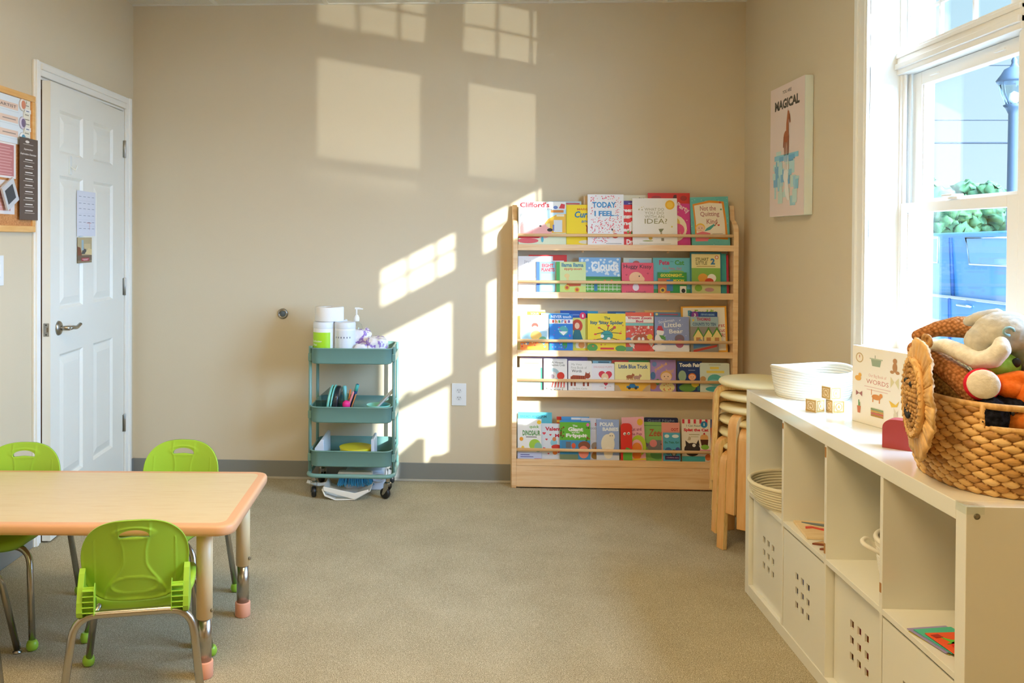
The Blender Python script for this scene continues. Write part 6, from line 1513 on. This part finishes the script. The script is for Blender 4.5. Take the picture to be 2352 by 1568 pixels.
# sunlight thrown back by the windscreen of a car parked outside, low and to the side
p0 = Vector((9.0, -6.6, .62)); tgt = Vector((1.62, 2.6, 2.62))
l = bpy.data.lights.new('windscreen_glint', 'SPOT'); l.energy = 2300; l.spot_size = math.radians(12.5); l.spot_blend = .35; l.shadow_soft_size = .05; l.color = (1, .93, .8)
o = bpy.data.objects.new('windscreen_glint', l); COL.objects.link(o); o.location = p0; o.rotation_euler = (tgt - p0).to_track_quat('-Z', 'Y').to_euler()
w = bpy.data.worlds.new('sky'); SC.world = w; w.use_nodes = True; nt = w.node_tree; bg = nt.nodes['Background']
tc = nt.nodes.new('ShaderNodeTexCoord'); sx_ = nt.nodes.new('ShaderNodeSeparateXYZ'); r = nt.nodes.new('ShaderNodeValToRGB')
nt.links.new(tc.outputs['Generated'], sx_.inputs[0]); nt.links.new(sx_.outputs['Z'], r.inputs['Fac'])
r.color_ramp.elements[0].color = lin('c8dde0'); r.color_ramp.elements[1].color = lin('96bccc'); r.color_ramp.elements[1].position = .5
# the sky is brightest on the side of the sun
dp = nt.nodes.new('ShaderNodeVectorMath'); dp.operation = 'DOT_PRODUCT'; dp.inputs[1].default_value = Vector((.62, -.74, .26)).normalized()
mr = nt.nodes.new('ShaderNodeMapRange'); mr.interpolation_type = 'SMOOTHSTEP'; mr.inputs[1].default_value = -.15; mr.inputs[2].default_value = .95; mr.inputs[3].default_value = 0; mr.inputs[4].default_value = SKY_GLOW
nt.links.new(tc.outputs['Generated'], dp.inputs[0]); nt.links.new(dp.outputs['Value'], mr.inputs[0])
ad = nt.nodes.new('ShaderNodeMix'); ad.data_type = 'RGBA'; ad.blend_type = 'ADD'; ad.inputs[0].default_value = 1; ad.clamp_result = False
sc_ = nt.nodes.new('ShaderNodeVectorMath'); sc_.operation = 'SCALE'; sc_.inputs[0].default_value = lin('acd3fd')[:3]
nt.links.new(mr.outputs[0], sc_.inputs['Scale']); nt.links.new(r.outputs['Color'], ad.inputs[6]); nt.links.new(sc_.outputs[0], ad.inputs[7]); nt.links.new(ad.outputs[2], bg.inputs['Color'])
bg.inputs['Strength'].default_value = 1.0
# daylight entering through the openings is sampled through these portals
for yc, zc, sy_, sz_ in ((2.58, 1.64, 1.56, 1.38),):
    l = bpy.data.lights.new('window_portal', 'AREA'); l.shape = 'RECTANGLE'; l.size = sy_; l.size_y = sz_; l.cycles.is_portal = True
    o = bpy.data.objects.new('window_portal', l); COL.objects.link(o); o.location = (1.72, yc, zc); o.rotation_euler = Vector((-1, 0, 0)).to_track_quat('-Z', 'Z').to_euler()

# ------------------------------------------------------------------ camera
cam = bpy.data.cameras.new('camera'); co = bpy.data.objects.new('camera', cam); COL.objects.link(co)
cam.sensor_width = 36; cam.lens = 2031.35 / 2352 * 36; cam.clip_start = .05; cam.clip_end = 300
cam.shift_x = (1176 - 973.18) / 2352; cam.shift_y = (572.59 - 784) / 2352
yaw, pit, rol = .0463, .0116, .0052
rv = Vector((math.cos(yaw), math.sin(yaw), 0)); fw = Vector((-math.sin(yaw) * math.cos(pit), math.cos(yaw) * math.cos(pit), -math.sin(pit))); uv = rv.cross(fw)
r2 = rv * math.cos(rol) + uv * math.sin(rol); u2 = -rv * math.sin(rol) + uv * math.cos(rol)
M3 = Matrix((r2, u2, -fw)).transposed()
co.matrix_world = Matrix.Translation(CAM) @ M3.to_4x4()
SC.camera = co
SC.view_settings.view_transform = 'Standard'; SC.view_settings.look = 'None'; SC.view_settings.gamma = 1; SC.view_settings.exposure = .68
SC.view_settings.use_curve_mapping = False
SC.cycles.max_bounces = 10; SC.cycles.diffuse_bounces = 6; SC.cycles.transparent_max_bounces = 16; SC.cycles.sample_clamp_indirect = 6
